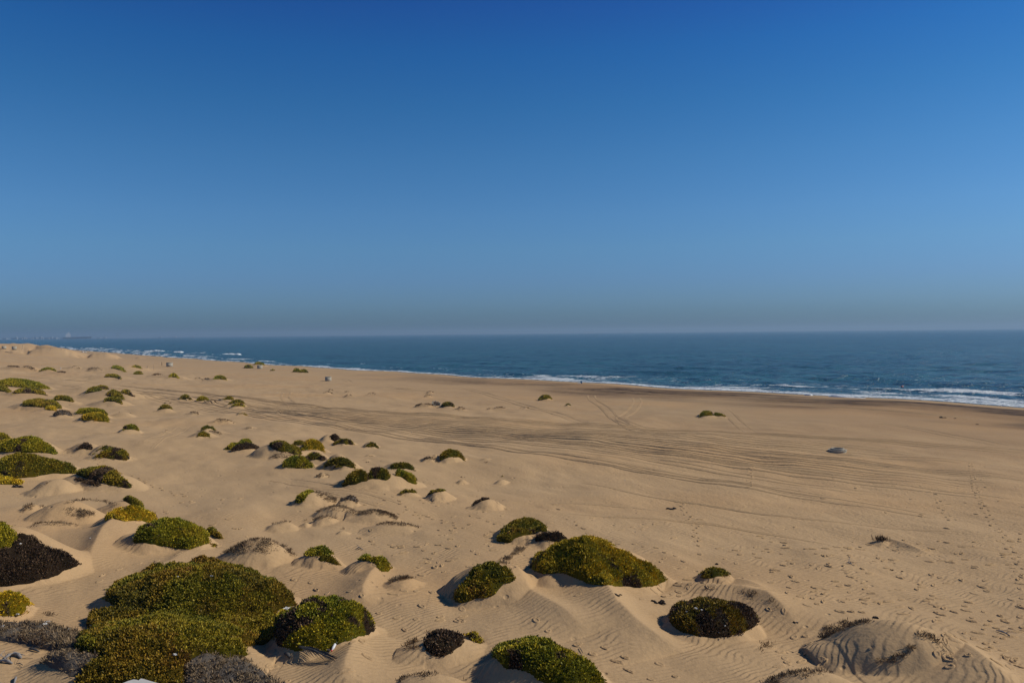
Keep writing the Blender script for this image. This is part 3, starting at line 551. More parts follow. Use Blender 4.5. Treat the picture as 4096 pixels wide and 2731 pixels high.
# dark mineral and wet sand along the water, the wet strip's pale sheen tinted in, slow warm and grey drifts elsewhere
al = AX*.64-AY*.77
strk = fbm(al*.045, SC*.42, 4, 41)
band = sst(8, 13, SC)*(1-sst(36, 56, SC+(fbm(al*.03, SC*.1, 3, 42)-.5)*26))
rightw = sst(-75, 45, AX)*.93+.07
dk = band*(.62+.38*np.clip((strk-.38)*4.6, 0, 1))*(rightw+.12*sst(40, 70, AX))
dk2 = sst(3, 12, SC)*(1-sst(52, 125, SC+(strk-.5)*60))*.75*rightw
wet = 1-sst(3, 8, SC+(vn(al*.05, al*0, 3)-.5)*5)
tint = np.ones((nr, na, 3))
def blend(t, f, c): return t*(1-f[..., None])+np.array(c)*f[..., None]
tint = blend(tint, dk2, (.80, .76, .74)); tint = blend(tint, np.clip(dk, 0, .97), (.10, .085, .095)); tint = blend(tint, wet*.75, (.62, .66, .74))
cool = sst(.45, .7, fbm(AX*.025, AY*.02, 3, 51))*sst(-10, 30, AX)*.5
tint = blend(tint, cool, (.90, .95, 1.0)); warm = sst(.5, .75, fbm(AX*.04, AY*.05, 3, 52)); tint = blend(tint, warm*.5, (1.03, .95, .86))
dist = np.hypot(AX, AY)
rip = sst(60, 110, SC)*(1-sst(36, 72, dist)); lump = .30+.45*sst(-15, 25, AX)*(1-sst(110, 200, dist))*sst(36, 60, dist); pits = sst(20, 60, SC)
rel = np.stack([rip, lump, pits], -1)
idx = np.arange(nr*na).reshape(nr, na); nx = np.roll(idx, -1, axis=1)
Q = np.stack([idx[:-1], idx[1:], nx[1:], nx[:-1]], -1)[..., ::1]
keep = (AZH[:-1] > -3.0) | (AZH[1:] > -3.0)
Q = Q[keep].reshape(-1, 4)
V = np.stack([AX, AY, AZH], -1).reshape(-1, 3); V = np.vstack([V, [[0, 0, float(AZH[0].mean())]]]); ci = len(V)-1
T3 = np.stack([idx[0], nx[0], np.full(na, ci)], -1)
Qa = np.vstack([Q, np.stack([T3[:, 0], T3[:, 1], T3[:, 2], T3[:, 2]], -1)])
used = np.zeros(len(V), bool); used[Qa.ravel()] = True; remap = np.cumsum(used)-1
Vn = V[used]; Qn = remap[Q]; Tn = remap[T3]
Vt = tint.reshape(-1, 3); Vt = np.vstack([Vt, [[1, 1, 1]]])[used]; Vr = np.vstack([rel.reshape(-1, 3), [[1, .6, 1]]])[used]
F3 = np.vstack([Qn[:, [0, 1, 2]], Qn[:, [0, 2, 3]], Tn])
beach = mesh('sand_ground', Vn, F3[:, ::-1].copy() if False else F3, M_SAND, cols=Vt, smooth=True, attr='tint', extra=[('relief', Vr)])
tag(beach, 'pale tan sand of beach and low dunes', kind='structure')
del V, Qa, Q, used
# ------------------------------------------------------------------ sea
def swell(x, y):
    s = -coast(x, y); al = x*.64-y*.77
    ph = s*.17+2.2*(fbm(al*.006, s*.01, 2, 61)-.5)*2*2; near = np.exp(-(s/90)**2)
    env = vn(al*.02, s*.03, 63)
    z = .42*np.sin(ph)*(.3+.7*near)*env*1.4 + .16*np.sin(s*.31+al*.06+3*fbm(al*.02, s*.03, 2, 64))
    z = z + (fbm(al*.05+9, s*.16, 3, 65)-.5)*1.1
    return z*sst(-1, 22, s)*(1-sst(900, 1800, np.hypot(x, y)))
def foamv(x, y):
    s = -coast(x, y); al = x*.64-y*.77
    big = fbm(al*.018, s*.06, 3, 71); st = fbm(al*.045+s*.02, s*.20, 4, 72)
    edge = (1-sst(1.0, np.interp(x, [-200, -20, 30, 110], [3.5, 4.5, 9, 11]), s+(vn(al*.06, al*0+3, 73)-.5)*3))*1.0
    wid = np.interp(x, [-500, -300, -150, -60, 0, 30, 60, 120], [60, 60, 18, 9, 10, 34, 46, 46])
    wash = (1-sst(wid*.45, wid*1.25, s+(big-.5)*wid*1.5))*np.clip((st-.36)*3.4, 0, 1)*.9
    out = np.clip((fbm(al*.022, s*.30, 4, 74)-.60)*5, 0, 1)*(1-sst(35, 110, s))*.55
    f = np.maximum(np.maximum(edge, wash), out)*sst(-1.5, .2, s)
    return np.clip(f, 0, 1)
wr_ = np.concatenate([np.geomspace(110, 150, 12)[:-1], rows_from(150, 1500, 16.5, .42), np.geomspace(1560, 16000, 40)])
AZ2, WR = polar(wr_, step=.95, coarse=40)
WX = np.cos(AZ2)[None]*WR[:, None]; WY = np.sin(AZ2)[None]*WR[:, None]; WS = -coast(WX, WY)
WZ = SEA+swell(WX, WY)+.05; WF = foamv(WX, WY); nr, na = WX.shape
idx = np.arange(nr*na).reshape(nr, na); nx = np.roll(idx, -1, axis=1); Q = np.stack([idx[:-1], idx[1:], nx[1:], nx[:-1]], -1)
kp = (WS[:-1] > -6) | (WS[1:] > -6); Q = Q[kp].reshape(-1, 4)
V = np.stack([WX, WY, WZ], -1).reshape(-1, 3); used = np.zeros(len(V), bool); used[Q.ravel()] = True; rm = np.cumsum(used)-1
crest = sst(.25, .6, (WZ-SEA))*np.exp(-(WS/60)**2)
fc = np.stack([WF, crest, WF*0], -1).reshape(-1, 3)[used]; Qn = rm[Q]
sea = mesh('sea', V[used], np.vstack([Qn[:, [0, 1, 2]], Qn[:, [0, 2, 3]]]), M_WATER, cols=fc, smooth=True, attr='foam')
tag(sea, 'choppy blue-green sea with foam at the shore', kind='structure')

# ------------------------------------------------------------------ plant cover
def inpoly(px, py, poly):
    c = np.zeros(px.shape, bool); n = len(poly); j = n-1
    for i in range(n):
        xi, yi = poly[i]; xj, yj = poly[j]
        if yi != yj: c ^= ((yi > py) != (yj > py)) & (px < (xj-xi)*(py-yi)/(yj-yi)+xi)
        j = i
    return c
def fullhit(px, py): return hit(px, py, lambda a, b: height(a, b))
PAL = {
 'green': [(0.138, 0.163, 0.011), (0.277, 0.257, 0.013), (0.434, 0.351, 0.017), (0.24, 0.146, 0.022)],
 'yellow': [(0.221, 0.206, 0.012), (0.434, 0.326, 0.014), (0.61, 0.421, 0.017), (0.443, 0.222, 0.022)],
 'olive': [(0.111, 0.121, 0.012), (0.221, 0.192, 0.013), (0.351, 0.257, 0.017), (0.203, 0.106, 0.02)],
 'dark': [(0.053, 0.037, 0.021), (0.092, 0.057, 0.033), (0.132, 0.086, 0.045), (0.066, 0.065, 0.04)],
 'grey': [(0.165, 0.126, 0.078), (0.242, 0.191, 0.123), (0.094, 0.067, 0.043), (0.132, 0.08, 0.047)],
 'matgreen': [(0.094, 0.108, 0.009), (0.188, 0.17, 0.01), (0.295, 0.232, 0.014), (0.163, 0.096, 0.018)],
 'matolive': [(0.089, 0.085, 0.01), (0.177, 0.134, 0.01), (0.281, 0.18, 0.014), (0.162, 0.074, 0.016)]
}
def colours(kind, x, y, n, sc):
    def pick(pal, t):
        P = np.array(PAL[pal]); t = np.clip(t, 0, .999)*(len(P)-1); i = t.astype(int); f = (t-i)[:, None]
        return P[i]*(1-f)+P[i+1]*f
    r = RNG.random(n); p = fbm(x/sc, y/sc, 3, 81); t = np.clip(.15+.75*(p-.3)/.4*.6+.5*(r-.45), 0, .999)
    two = {'mix': ('olive', 'dark', .57), 'mat': ('matgreen', 'matolive', .50), 'mixdark': ('green', 'dark', .60), 'darkmix': ('dark', 'matolive', .56), 'bare': ('grey', 'dark', .62), 'shrub': ('dark', 'dark', .5)}
    if kind in two:
        a, b, th = two[kind]; q = fbm(x/sc*1.3+5, y/sc*1.3, 3, 91)+(r-.5)*.08
        return np.where((q > th)[:, None], pick(b, t), pick(a, t))
    if kind in ('green', 'yellow', 'olive'):
        q = fbm(x/sc*1.1+9, y/sc*1.1, 3, 93)+(r-.5)*.12
        return np.where((q > .755)[:, None], pick('dark', t), pick(kind, t))
    return pick(kind, t)
def tufts(P, N, L, W, nb, spread, kind, sc):
    n = len(P); base_ = np.repeat(P, nb, 0); m = len(base_)
    d = np.repeat(N, nb, 0)*1.0+RNG.normal(0, spread, (m, 3)); d[:, 2] = np.abs(d[:, 2])*.9+.3; d /= np.linalg.norm(d, axis=1)[:, None]
    base_ = base_+RNG.normal(0, .28, (m, 3))*np.repeat(L, nb)[:, None]*np.array([1, 1, .25])
    Lb = np.repeat(L, nb)*RNG.uniform(.6, 1.25, m); sd_ = np.cross(d, RNG.normal(0, 1, (m, 3))); sd_ /= np.linalg.norm(sd_, axis=1)[:, None]+1e-9
    hw = (Lb*W)[:, None]; mid = base_+d*(Lb*.6)[:, None]
    V = np.stack([base_, mid+sd_*hw, base_+d*Lb[:, None], mid-sd_*hw], 1).reshape(-1, 3)
    b0 = np.arange(m)*4
    Fc = np.concatenate([np.stack([b0, b0+1, b0+3], 1), np.stack([b0+3, b0+1, b0+2], 1)])
    c = np.repeat(colours(kind, P[:, 0], P[:, 1], n, sc), nb, 0)*RNG.uniform(.7, 1.3, (m, 1))*np.array([1.12, 1.03, .95]); return V, Fc, np.repeat(c, 4, 0)
def blur(M, k):
    for _ in range(k):
        P = np.pad(M, 1, mode='edge'); M = (P[1:-1, 1:-1]*2+P[:-2, 1:-1]+P[2:, 1:-1]+P[1:-1, :-2]+P[1:-1, 2:])/6
    return M
NTRI = [0]
def cover(e):
    kind, poly, m, dens = e['kind'], e['poly'], e['m'], e['dens']
    dry = kind in ('bare', 'shrub') or e['name'] == 'dry'
    H = [fullhit(*poly[i]) for i in range(0, len(poly), max(1, len(poly)//14))]; H = np.array(H)
    if m is not None:
        cx, cy, ux, uy, ra, rw, rl, h, pw = MOUNDS[m]; r = max(ra, rw)*1.15; clip = e.get('clip', 1.05)
        x0, x1, y0, y1 = cx-r, cx+r, cy-max(ra*.6, rl), cy+r*.95
        if not e.get('auto'): x0, x1, y0, y1 = min(x0, H[:, 0].min()), max(x1, H[:, 0].max()), min(y0, H[:, 1].min()-.2), cy+r*1.05
        x0 = max(x0, H[:, 0].min()-.2*ra-.3); x1 = min(x1, H[:, 0].max()+.2*ra+.3)
    else:
        near_ = H[np.argsort(H[:, 1])[:max(3, int(len(H)*.8))]]; x0, x1, y0, y1 = H[:, 0].min(), H[:, 0].max(), H[:, 1].min(), near_[:, 1].max()+.3
        x0 -= .3; x1 += .3; y0 -= .3
    D = math.hypot((x0+x1)/2, (y0+y1)/2); L0 = max(.066, D*.0013) if D < 70 else max(.091, D*.00095)
    A = (x1-x0)*(y1-y0); g = max(.10, D*.0019, math.sqrt(A/60000.))
    def mask(x, y, z):
        px, py = project(np.stack([x, y, z], -1)); k = 3186/D
        j = (fbm(x/L0*.16, y/L0*.16, 4, 101)-.5)*L0*(3.4 if D < 60 else 1.3)*k
        ok = inpoly(px+j, py+j*.5, poly)
        if m is not None:
            dx = x-cx; dy = y-cy; a = dx*ux+dy*uy; b = -dx*uy+dy*ux
            ok &= (a/ra)**2+(b/np.where(b > 0, rw, rl))**2 < (1.05 if e.get('auto') else e.get('clip', 1.45))
        return ok
    gx = np.arange(x0, x1+g, g); gy = np.arange(y0, y1+g, g); X, Y = np.meshgrid(gx, gy); Z = height(X, Y)
    Mk = mask(X, Y, Z).astype(float)
    if Mk.sum() < 3 and not dry: Mk[len(gy)//2, len(gx)//2] = 1
    T = e['T'] if e['T'] is not None else float(np.clip((x1-x0)*.05, .08, .30))
    name = {'bare': 'dry_shrub', 'shrub': 'dry_shrub'}.get(kind, 'dry_shrub' if e['name'] == 'dry' else 'dune_bush')
    th = None
    if not dry or (e['name'] == 'dry' and e['T']):
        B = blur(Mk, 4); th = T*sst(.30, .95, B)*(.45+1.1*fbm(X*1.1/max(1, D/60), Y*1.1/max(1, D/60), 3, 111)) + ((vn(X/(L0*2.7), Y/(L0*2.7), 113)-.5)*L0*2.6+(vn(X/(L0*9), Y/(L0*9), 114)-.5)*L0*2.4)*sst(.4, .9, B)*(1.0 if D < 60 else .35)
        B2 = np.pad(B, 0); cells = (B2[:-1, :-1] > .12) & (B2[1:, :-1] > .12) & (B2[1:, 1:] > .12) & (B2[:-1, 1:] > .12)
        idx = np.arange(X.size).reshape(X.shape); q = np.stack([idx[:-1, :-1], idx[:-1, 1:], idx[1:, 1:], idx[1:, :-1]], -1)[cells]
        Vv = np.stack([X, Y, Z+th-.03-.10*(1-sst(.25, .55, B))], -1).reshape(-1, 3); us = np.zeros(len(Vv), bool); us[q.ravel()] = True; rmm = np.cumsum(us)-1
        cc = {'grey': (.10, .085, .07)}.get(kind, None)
        cv = colours(kind, Vv[us][:, 0], Vv[us][:, 1], int(us.sum()), max(.8, (x1-x0)*.16))*.20 if cc is None else np.tile(cc, (int(us.sum()), 1))  # stem bed in darkened leaf colours, painting shade into the gaps between sprigs
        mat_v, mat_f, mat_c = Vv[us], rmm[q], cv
    # sprigs
    sp = L0*(.74 if not dry else .80); nmax = 30000 if D < 60 else 5000
    n = int(min(A/sp**2, nmax*A/max(Mk.mean()*A, 1e-3)))
    n = min(n, 400000)
    xs = RNG.uniform(x0, x1, n); ys = RNG.uniform(y0, y1, n); zs = height(xs, ys); ok = mask(xs, ys, zs)
    if dry:
        pr = {'bare': .30, 'shrub': 1.0}.get(kind, .9)*dens*(.35+1.3*sst(.42, .6, fbm(xs/L0*.12, ys/L0*.12, 3, 121))); ok &= RNG.random(n) < pr
    elif dens < 1: ok &= RNG.random(n) < dens
    if e['kind'] in ('olive', 'mix', 'dark'): ok &= (fbm(xs/L0*.16, ys/L0*.16, 2, 131) < .68)
    xs, ys, zs = xs[ok], ys[ok], zs[ok]
    if len(xs) < 4:
        k = 5; c = H.mean(0); xs = c[0]+RNG.normal(0, L0, k); ys = c[1]+RNG.normal(0, L0, k); zs = height(xs, ys)
    if th is not None:
        ix = np.clip(((xs-x0)/g).astype(int), 0, X.shape[1]-2); iy = np.clip(((ys-y0)/g).astype(int), 0, X.shape[0]-2)
        fx = np.clip((xs-x0)/g-ix, 0, 1); fy = np.clip((ys-y0)/g-iy, 0, 1)
        zs = zs+(th[iy, ix]*(1-fx)*(1-fy)+th[iy, ix+1]*fx*(1-fy)+th[iy+1, ix]*(1-fx)*fy+th[iy+1, ix+1]*fx*fy)-.03
    ep = .25; hx = (height(xs+ep, ys)-height(xs-ep, ys))/(2*ep); hy = (height(xs, ys+ep)-height(xs, ys-ep))/(2*ep)
    N = np.stack([-hx, -hy, np.ones_like(hx)], 1); N /= np.linalg.norm(N, axis=1)[:, None]
    Ls = L0*RNG.uniform(.8, 1.25, len(xs)); sc = max(.8, (x1-x0)*.16)
    P = np.stack([xs, ys, zs-L0*.12], 1)
    if kind == 'shrub': V, Fc, Cc = tufts(P, N, Ls*4.2, .05, 4, .75, kind, sc)
    elif dry: V, Fc, Cc = tufts(P, N, Ls*(2.1 if D < 60 else 1.4), .085 if D < 60 else .13, 3, .95, kind, sc)
    else: V, Fc, Cc = tufts(P, N, Ls*1.35, .20, 3, .50, kind, sc)
    NTRI[0] += len(Fc)+(2*len(mat_f) if th is not None else 0)
    c0 = P.mean(0); c0[2] = float(height(np.array([c0[0]]), np.array([c0[1]]))[0]); grp = 'dry plants on the dunes' if dry else 'green and brown mat bushes on the dunes'
    root = empty(name, c0, e['label'], 'bush' if not dry else 'dry plant', grp)
    if th is not None:
        o = mesh('stem_shade_mat', mat_v, np.vstack([mat_f[:, [0, 1, 2]], mat_f[:, [0, 2, 3]]]), M_TWIG, cols=mat_c, smooth=True, loc=c0); o.parent = root; o.location = (0, 0, 0); o['kind'] = 'stuff'
    o = mesh('foliage' if not dry else 'dry_stems', V, Fc, M_LEAF if not dry else M_TWIG, cols=Cc, loc=c0); o.parent = root; o.location = (0, 0, 0); o['kind'] = 'stuff'
import time as _t
_t0 = _t.time()
for e in VEG: cover(e)
print('plants', len(VEG), 'tris', NTRI[0], 'ground', len(F3), 'sea', len(Qn)*2, 'time', round(_t.time()-_t0, 1))

# ------------------------------------------------------------------ tyre tracks pressed into the beach
def resample(P, step):
    P = np.asarray(P, float); d = np.r_[0, np.cumsum(np.hypot(*np.diff(P, axis=0).T))]; n = max(int(d[-1]/step), 2); t = np.linspace(0, d[-1], n)
    x = np.interp(t, d, P[:, 0]); y = np.interp(t, d, P[:, 1]); k = min(n//6+1, 9)
    if n > 12:
        ker = np.ones(k)/k; xp = np.pad(x, k, mode='reflect', reflect_type='odd'); yp = np.pad(y, k, mode='reflect', reflect_type='odd')
        x = np.convolve(np.convolve(xp, ker, 'same'), ker, 'same')[k:-k]; y = np.convolve(np.convolve(yp, ker, 'same'), ker, 'same')[k:-k]
    return np.stack([x, y], 1)
PROF = np.array([(-.30, -.04), (-.20, .085), (-.15, .075), (-.10, .022), (.10, .022), (.15, .075), (.20, .085), (.30, -.04)])
def rut(P, seed, sc=1.0, amp=1.0):
    d = np.gradient(P, axis=0); d /= np.linalg.norm(d, axis=1)[:, None]+1e-9; nrm = np.stack([-d[:, 1], d[:, 0]], 1)
    L = np.r_[0, np.cumsum(np.hypot(*np.diff(P, axis=0).T))]
    a = amp*(.45+1.1*fbm(L*.12, L*0+seed, 3, 151))*np.clip(np.minimum(L, L[-1]-L)/22, 0, 1)
    dist_ = np.hypot(P[:, 0], P[:, 1]).mean(); w_ = sc
    X = P[:, None, 0]+nrm[:, None, 0]*PROF[None, :, 0]*w_; Y = P[:, None, 1]+nrm[:, None, 1]*PROF[None, :, 0]*w_
    j = (vn(L[:, None]*2.3+seed, np.arange(8)[None]*3.7, 152)-.5)
    Z = height(X, Y)+np.where(PROF[None, :, 1] < 0, PROF[None, :, 1], (PROF[None, :, 1]-.02)*a[:, None]*(1+j*.7)+.018-.03*(a[:, None] < .12))
    V = np.stack([X, Y, Z], -1).reshape(-1, 3); n = len(P); i = np.arange(n-1)[:, None]*8+np.arange(7)[None]
    return V, np.stack([i, i+8, i+9, i+1], -1).reshape(-1, 4)
NT = [0]
def track(pts, gauge=1.6, sc=1.0, amp=1.0, img=True):
    P = np.array([hit(*K(*p))[:2] for p in pts]) if img else np.asarray(pts)
    P = resample(P, .9); L = np.arange(len(P)); P = P+np.stack([vn(L*.05, L*0+NT[0], 161)-.5, vn(L*.05, L*0+NT[0]+9, 162)-.5], 1)*1.2
    d = np.gradient(P, axis=0); d /= np.linalg.norm(d, axis=1)[:, None]+1e-9; nr_ = np.stack([-d[:, 1], d[:, 0]], 1); VV = []; FF = []; k = 0
    for sg in ((-.5, .5) if gauge else (0,)):
        v, f = rut(P+nr_*sg*(gauge or 0), NT[0]*7+sg*3, sc, amp); VV.append(v); FF.append(f+k); k += len(v)
    NT[0] += 1
    tag(mesh('tyre_track', np.vstack(VV), np.vstack(FF), M_TRACK, smooth=True), 'paired wheel ruts in the beach sand', kind='structure')
UG = [('A1', 1000, 650), ('A1', 1600, 705), ('A2', 0, 785), ('A2', 700, 850), ('A2', 1300, 905), ('A3', 0, 955), ('A3', 900, 1000), ('A3', 2000, 1060), ('A4', 0, 1090), ('A4', 1200, 1150), ('A4', 2450, 1225), ('A4', 2900, 1255)]
LG = [('A1', 700, 730), ('A1', 1300, 790), ('A2', 0, 960), ('A2', 700, 1060), ('A2', 1400, 1160), ('A3', 0, 1300), ('A3', 560, 1375), ('B3', 1000, 420), ('B3', 2352, 620), ('B4', 1000, 770), ('B4', 2450, 985), ('B4', 2900, 1060)]
ug = resample([hit(*K(*p))[:2] for p in UG], 1.0); lg = resample([hit(*K(*p))[:2] for p in LG], 1.0)
gu = np.stack([np.interp(np.linspace(0, 1, 200), np.linspace(0, 1, len(ug)), ug[:, i]) for i in (0, 1)], 1)
gl = np.stack([np.interp(np.linspace(0, 1, 200), np.linspace(0, 1, len(lg)), lg[:, i]) for i in (0, 1)], 1)
rt = random.Random(5)
for k in range(24):
    t = ((k*.618034+.11) % 1)**.85+rt.uniform(-.012, .012); dr = rt.uniform(-.07, .07)
    a, b = sorted((rt.uniform(.22, .62), rt.uniform(.93, 1.0))); i0, i1 = int(a*199), int(b*199)
    if k % 7 == 0: i0, i1 = 0, 199
    tt = np.clip(t+dr*(np.linspace(0, 1, 200)-.5)+.012*np.sin(np.linspace(0, rt.uniform(3, 9), 200)+rt.uniform(0, 6)), -.02, 1.05)[:, None]
    G = gu*(1-tt)+gl*tt; track(G[i0:i1], gauge=rt.choice([1.6, 1.6, 1.75]), sc=rt.uniform(.65, 1.0), amp=rt.uniform(.25, .95)*(1 if t < .8 else .6), img=False)
for pts, g_, sc, am in [
    ([('B2', 0, 440), ('B2', 300, 500), ('B2', 640, 580), ('B2', 1100, 665), ('B2', 1500, 760), ('B2', 1900, 835)], 1.6, 1, 1.2),
    ([('B2', 0, 560), ('B2', 420, 615), ('B2', 900, 660), ('B2', 1250, 720), ('B2', 1700, 800)], 1.6, 1, 1.1),
    ([('B2', 0, 590), ('B2', 300, 610), ('B2', 700, 610), ('B2', 1300, 700), ('B2', 1560, 770)], 1.6, 1, .9),
    ([('B3', 0, 692), ('B3', 600, 712), ('B3', 1000, 745), ('B3', 1430, 790), ('B3', 1700, 825)], 0, 1.1, 1.1),
    ([('B3', 150, 795), ('B3', 800, 828), ('B3', 1500, 890), ('B3', 1900, 925), ('B3', 2352, 990), ('B4', 300, 1045), ('B4', 700, 1120), ('B4', 1000, 1190)], 0, 1.1, 1.2),
    ([('B3', 350, 480), ('B3', 800, 560), ('B3', 1300, 655), ('B3', 1900, 740), ('B3', 2352, 800), ('B4', 300, 850), ('B4', 900, 895), ('B4', 1500, 965), ('B4', 2400, 1045)], 0, 1, 1.0),
    ([('B4', 20, 930), ('B4', 330, 965), ('B4', 740, 1010)], 0, 1.1, 1.3), ([('B4', 1400, 1065), ('B4', 1800, 1110), ('B4', 2100, 1160), ('B4', 2400, 1205)], 0, 1.2, 1.5),
    ([('C4', 1100, 215), ('C4', 1500, 300), ('C4', 1900, 385), ('C4', 2400, 465)], 0, .9, .9),
    ([('A4', 820, 990), ('A4', 1210, 1040), ('A4', 1500, 1100), ('A4', 1800, 1160), ('A4', 2100, 1200), ('A4', 2400, 1275)], 1.6, 1.0, 1.0),
    ([('A4', 0, 1160), ('A4', 300, 1190), ('A4', 600, 1240), ('A4', 1200, 1305), ('A4', 1800, 1370)], 1.6, 1, 1.1),
    ([('A3', 600, 700), ('A3', 1100, 725), ('A3', 1500, 765), ('A3', 2352, 805), ('A4', 600, 860), ('A4', 1200, 905), ('A4', 2400, 1020)], 1.6, 1.0, .8),
    ([('A3', 700, 745), ('A3', 760, 820), ('A3', 860, 890), ('A3', 1000, 1000), ('A3', 1140, 1090), ('A3', 1400, 1170), ('A3', 1800, 1250)], 1.6, .9, 1.1),
    ([('A3', 1160, 770), ('A3', 1170, 830), ('A3', 1080, 890), ('A3', 1000, 940), ('A3', 1030, 990), ('A3', 1200, 1060), ('A3', 1350, 1120)], 1.6, .9, 1.0),
    ([('A3', 1900, 850), ('A3', 2010, 920), ('A3', 2080, 1010), ('A3', 2160, 1070), ('A3', 2290, 1115)], 1.6, .9, 1.1),
    ([('A2', 1880, 680), ('A2', 2200, 770), ('A3', 60, 845), ('A3', 400, 915), ('A3', 600, 980), ('A3', 760, 1040)], 1.6, .9, .8),
    ([('A2', 1150, 670), ('A2', 1250, 690), ('A2', 1500, 715), ('A2', 1700, 725)], 1.6, .9, 1.0),
    ([('A2', 700, 600), ('A2', 830, 615), ('A2', 860, 640), ('A2', 800, 660)], 1.6, .8, .8),
    ([('A2', 450, 690), ('A2', 300, 730), ('A2', 270, 780), ('A2', 360, 840), ('A2', 400, 900), ('A2', 400, 960)], 1.8, .9, .9),
    ([('A2', 1270, 1030), ('A2', 1280, 1080), ('A2', 1350, 1110)], 1.6, .9, .8),
    ([('A1', 0, 575), ('A1', 500, 610), ('A1', 1000, 650)], 1.6, 1, .9), ([('A1', 250, 640), ('A1', 700, 690), ('A1', 1300, 780), ('A1', 1900, 850), ('A1', 2300, 890)], 1.6, 1, .9),
    ([('A1', 1300, 1330), ('A1', 1450, 1200), ('A1', 1600, 1100), ('A1', 1750, 1020), ('A1', 1900, 990)], 1.6, 1, .7),
    ([('B1', 1560, 240), ('B1', 1700, 300), ('B1', 1900, 350), ('B1', 2140, 400)], 1.6, 1, .8), ([('B1', 1700, 460), ('B1', 2000, 480), ('B1', 2352, 560)], 1.6, 1, .8)]:
    track(pts, g_, sc*.9, am*(.85 if not g_ else .5))

# ------------------------------------------------------------------ footprints and scuffs
FR = np.array([(math.cos(a), math.sin(a)) for a in np.arange(8)*math.pi/4])
def stamp_feet(C_, ang, ln, wd, dep):
    n = len(C_); ca, sa = np.cos(ang)[:, None], np.sin(ang)[:, None]; rings = []; zoff = []
    for r, zz in ((1.75, -.03), (1.2, 1.0), (.8, .25), (.45, .05)):
        u = FR[None, :, 0]*ln[:, None]*r; v = FR[None, :, 1]*wd[:, None]*r; x = C_[:, :1]+u*ca-v*sa; y = C_[:, 1:2]+u*sa+v*ca
        rings.append((x, y)); zoff.append(np.full((n, 8), -.03) if zz < 0 else dep[:, None]*zz*(.6+.8*RNG.random((n, 8)))+.012)
    X = np.concatenate([r[0] for r in rings], 1); Y = np.concatenate([r[1] for r in rings], 1); Z = height(X, Y)+np.concatenate(zoff, 1)
    V = np.stack([X, Y, Z], -1).reshape(-1, 3); b = np.arange(n)[:, None]*32; fs = []
    for r in range(3):
        for k in range(8): fs.append(np.stack([b[:, 0]+r*8+k, b[:, 0]+r*8+(k+1) % 8, b[:, 0]+(r+1)*8+(k+1) % 8, b[:, 0]+(r+1)*8+k], 1))
    fs.append(b+np.array([24, 25, 26, 27])); fs.append(b+np.array([24, 27, 28, 31])); fs.append(b+np.array([28, 29, 30, 31]))
    return V, np.vstack(fs)
pts_ = []; an = []
def trail(pl, step=.75, wob=.22):
    P = resample([hit(*K(*p))[:2] for p in pl], step)
    d = np.gradient(P, axis=0); a = np.arctan2(d[:, 1], d[:, 0])
    for i, (p, q) in enumerate(zip(P, a)):
        o = (.14 if i % 2 else -.14); pts_.append((p[0]-math.sin(q)*o+rt.uniform(-wob, wob)*.4, p[1]+math.cos(q)*o+rt.uniform(-wob, wob)*.4)); an.append(q+rt.uniform(-.3, .3))
for tl in [[('B4', 1860, 370), ('B4', 1890, 540), ('B4', 1950, 720), ('B4', 2050, 870), ('B4', 2140, 980), ('B4', 2230, 1120), ('B4', 2320, 1280), ('C4', 2380, 900)],
           [('B4', 1570, 690), ('B4', 1590, 760), ('B4', 1700, 860)], [('B3', 1570, 700), ('B3', 1580, 800), ('B3', 1690, 900), ('B3', 1700, 1050)],
           [('B3', 2200, 400), ('B3', 2190, 500), ('B3', 2180, 600)], [('C4', 0, 130), ('C4', 250, 150), ('C4', 700, 160)], [('C4', 60, 360), ('C4', 230, 420), ('C4', 420, 520), ('C4', 640, 640)],
           [('C4', 1500, 250), ('C4', 1950, 310), ('C4', 2350, 300)], [('C4', 300, 600), ('C4', 640, 610), ('C4', 1000, 620), ('C4', 1600, 600)], [('C4', 1600, 740), ('C4', 1850, 800), ('C4', 2100, 850), ('C4', 2380, 890)],
           [('C2', 880, 560), ('C2', 980, 670), ('C2', 1080, 720), ('C2', 1280, 740), ('C2', 1500, 790), ('C2', 1900, 770)], [('C3', 250, 860), ('C3', 390, 1000), ('C3', 570, 1040), ('C3', 820, 1130), ('C3', 990, 1200), ('C3', 1180, 1240), ('C3', 1280, 1310), ('C3', 1480, 1370)],
           [('C3', 620, 1010), ('C3', 820, 1070), ('C3', 1110, 1140), ('C3', 1380, 1190), ('C3', 1550, 1280), ('C3', 1740, 1350)],
           [('B2', 960, 1010), ('B2', 1080, 1060), ('B2', 1440, 1110), ('B2', 1600, 1160), ('B2', 1700, 1350)], [('B2', 1200, 640), ('B2', 1500, 800), ('B2', 1720, 850), ('B2', 1900, 950)],
           [('C3', 600, 1100-420), ('C3', 900, 640), ('C3', 1180, 640)], [('B3', 1000, 960), ('B3', 1300, 920), ('B3', 1600, 870)], [('B3', 520, 880), ('B3', 860, 1080), ('B3', 1200, 1100), ('B3', 1600, 1240)],
           [('B1', 900, 330), ('B1', 960, 380), ('B1', 1280, 470), ('B1', 1500, 560), ('B1', 1720, 600)], [('C1', 880, 400), ('C1', 1100, 290), ('C1', 1220, 270), ('C1', 1640, 210)],
           [('C2', 380, 390), ('C2', 600, 470), ('C2', 650, 530), ('C2', 440, 640)]]: trail(tl)
def scatter(n, c, x0, x1, y0, y1):
    for _ in range(n):
        p = hit(*K(c, rt.uniform(x0, x1), rt.uniform(y0, y1)))
        if vn(np.array([p[0]*.13]), np.array([p[1]*.09]), 171)[0] > rt.uniform(.15, .8): pts_.append((p[0], p[1])) if rt.random() < .62 else pts_.append((0, 900)); an.append(rt.uniform(0, 6.3))
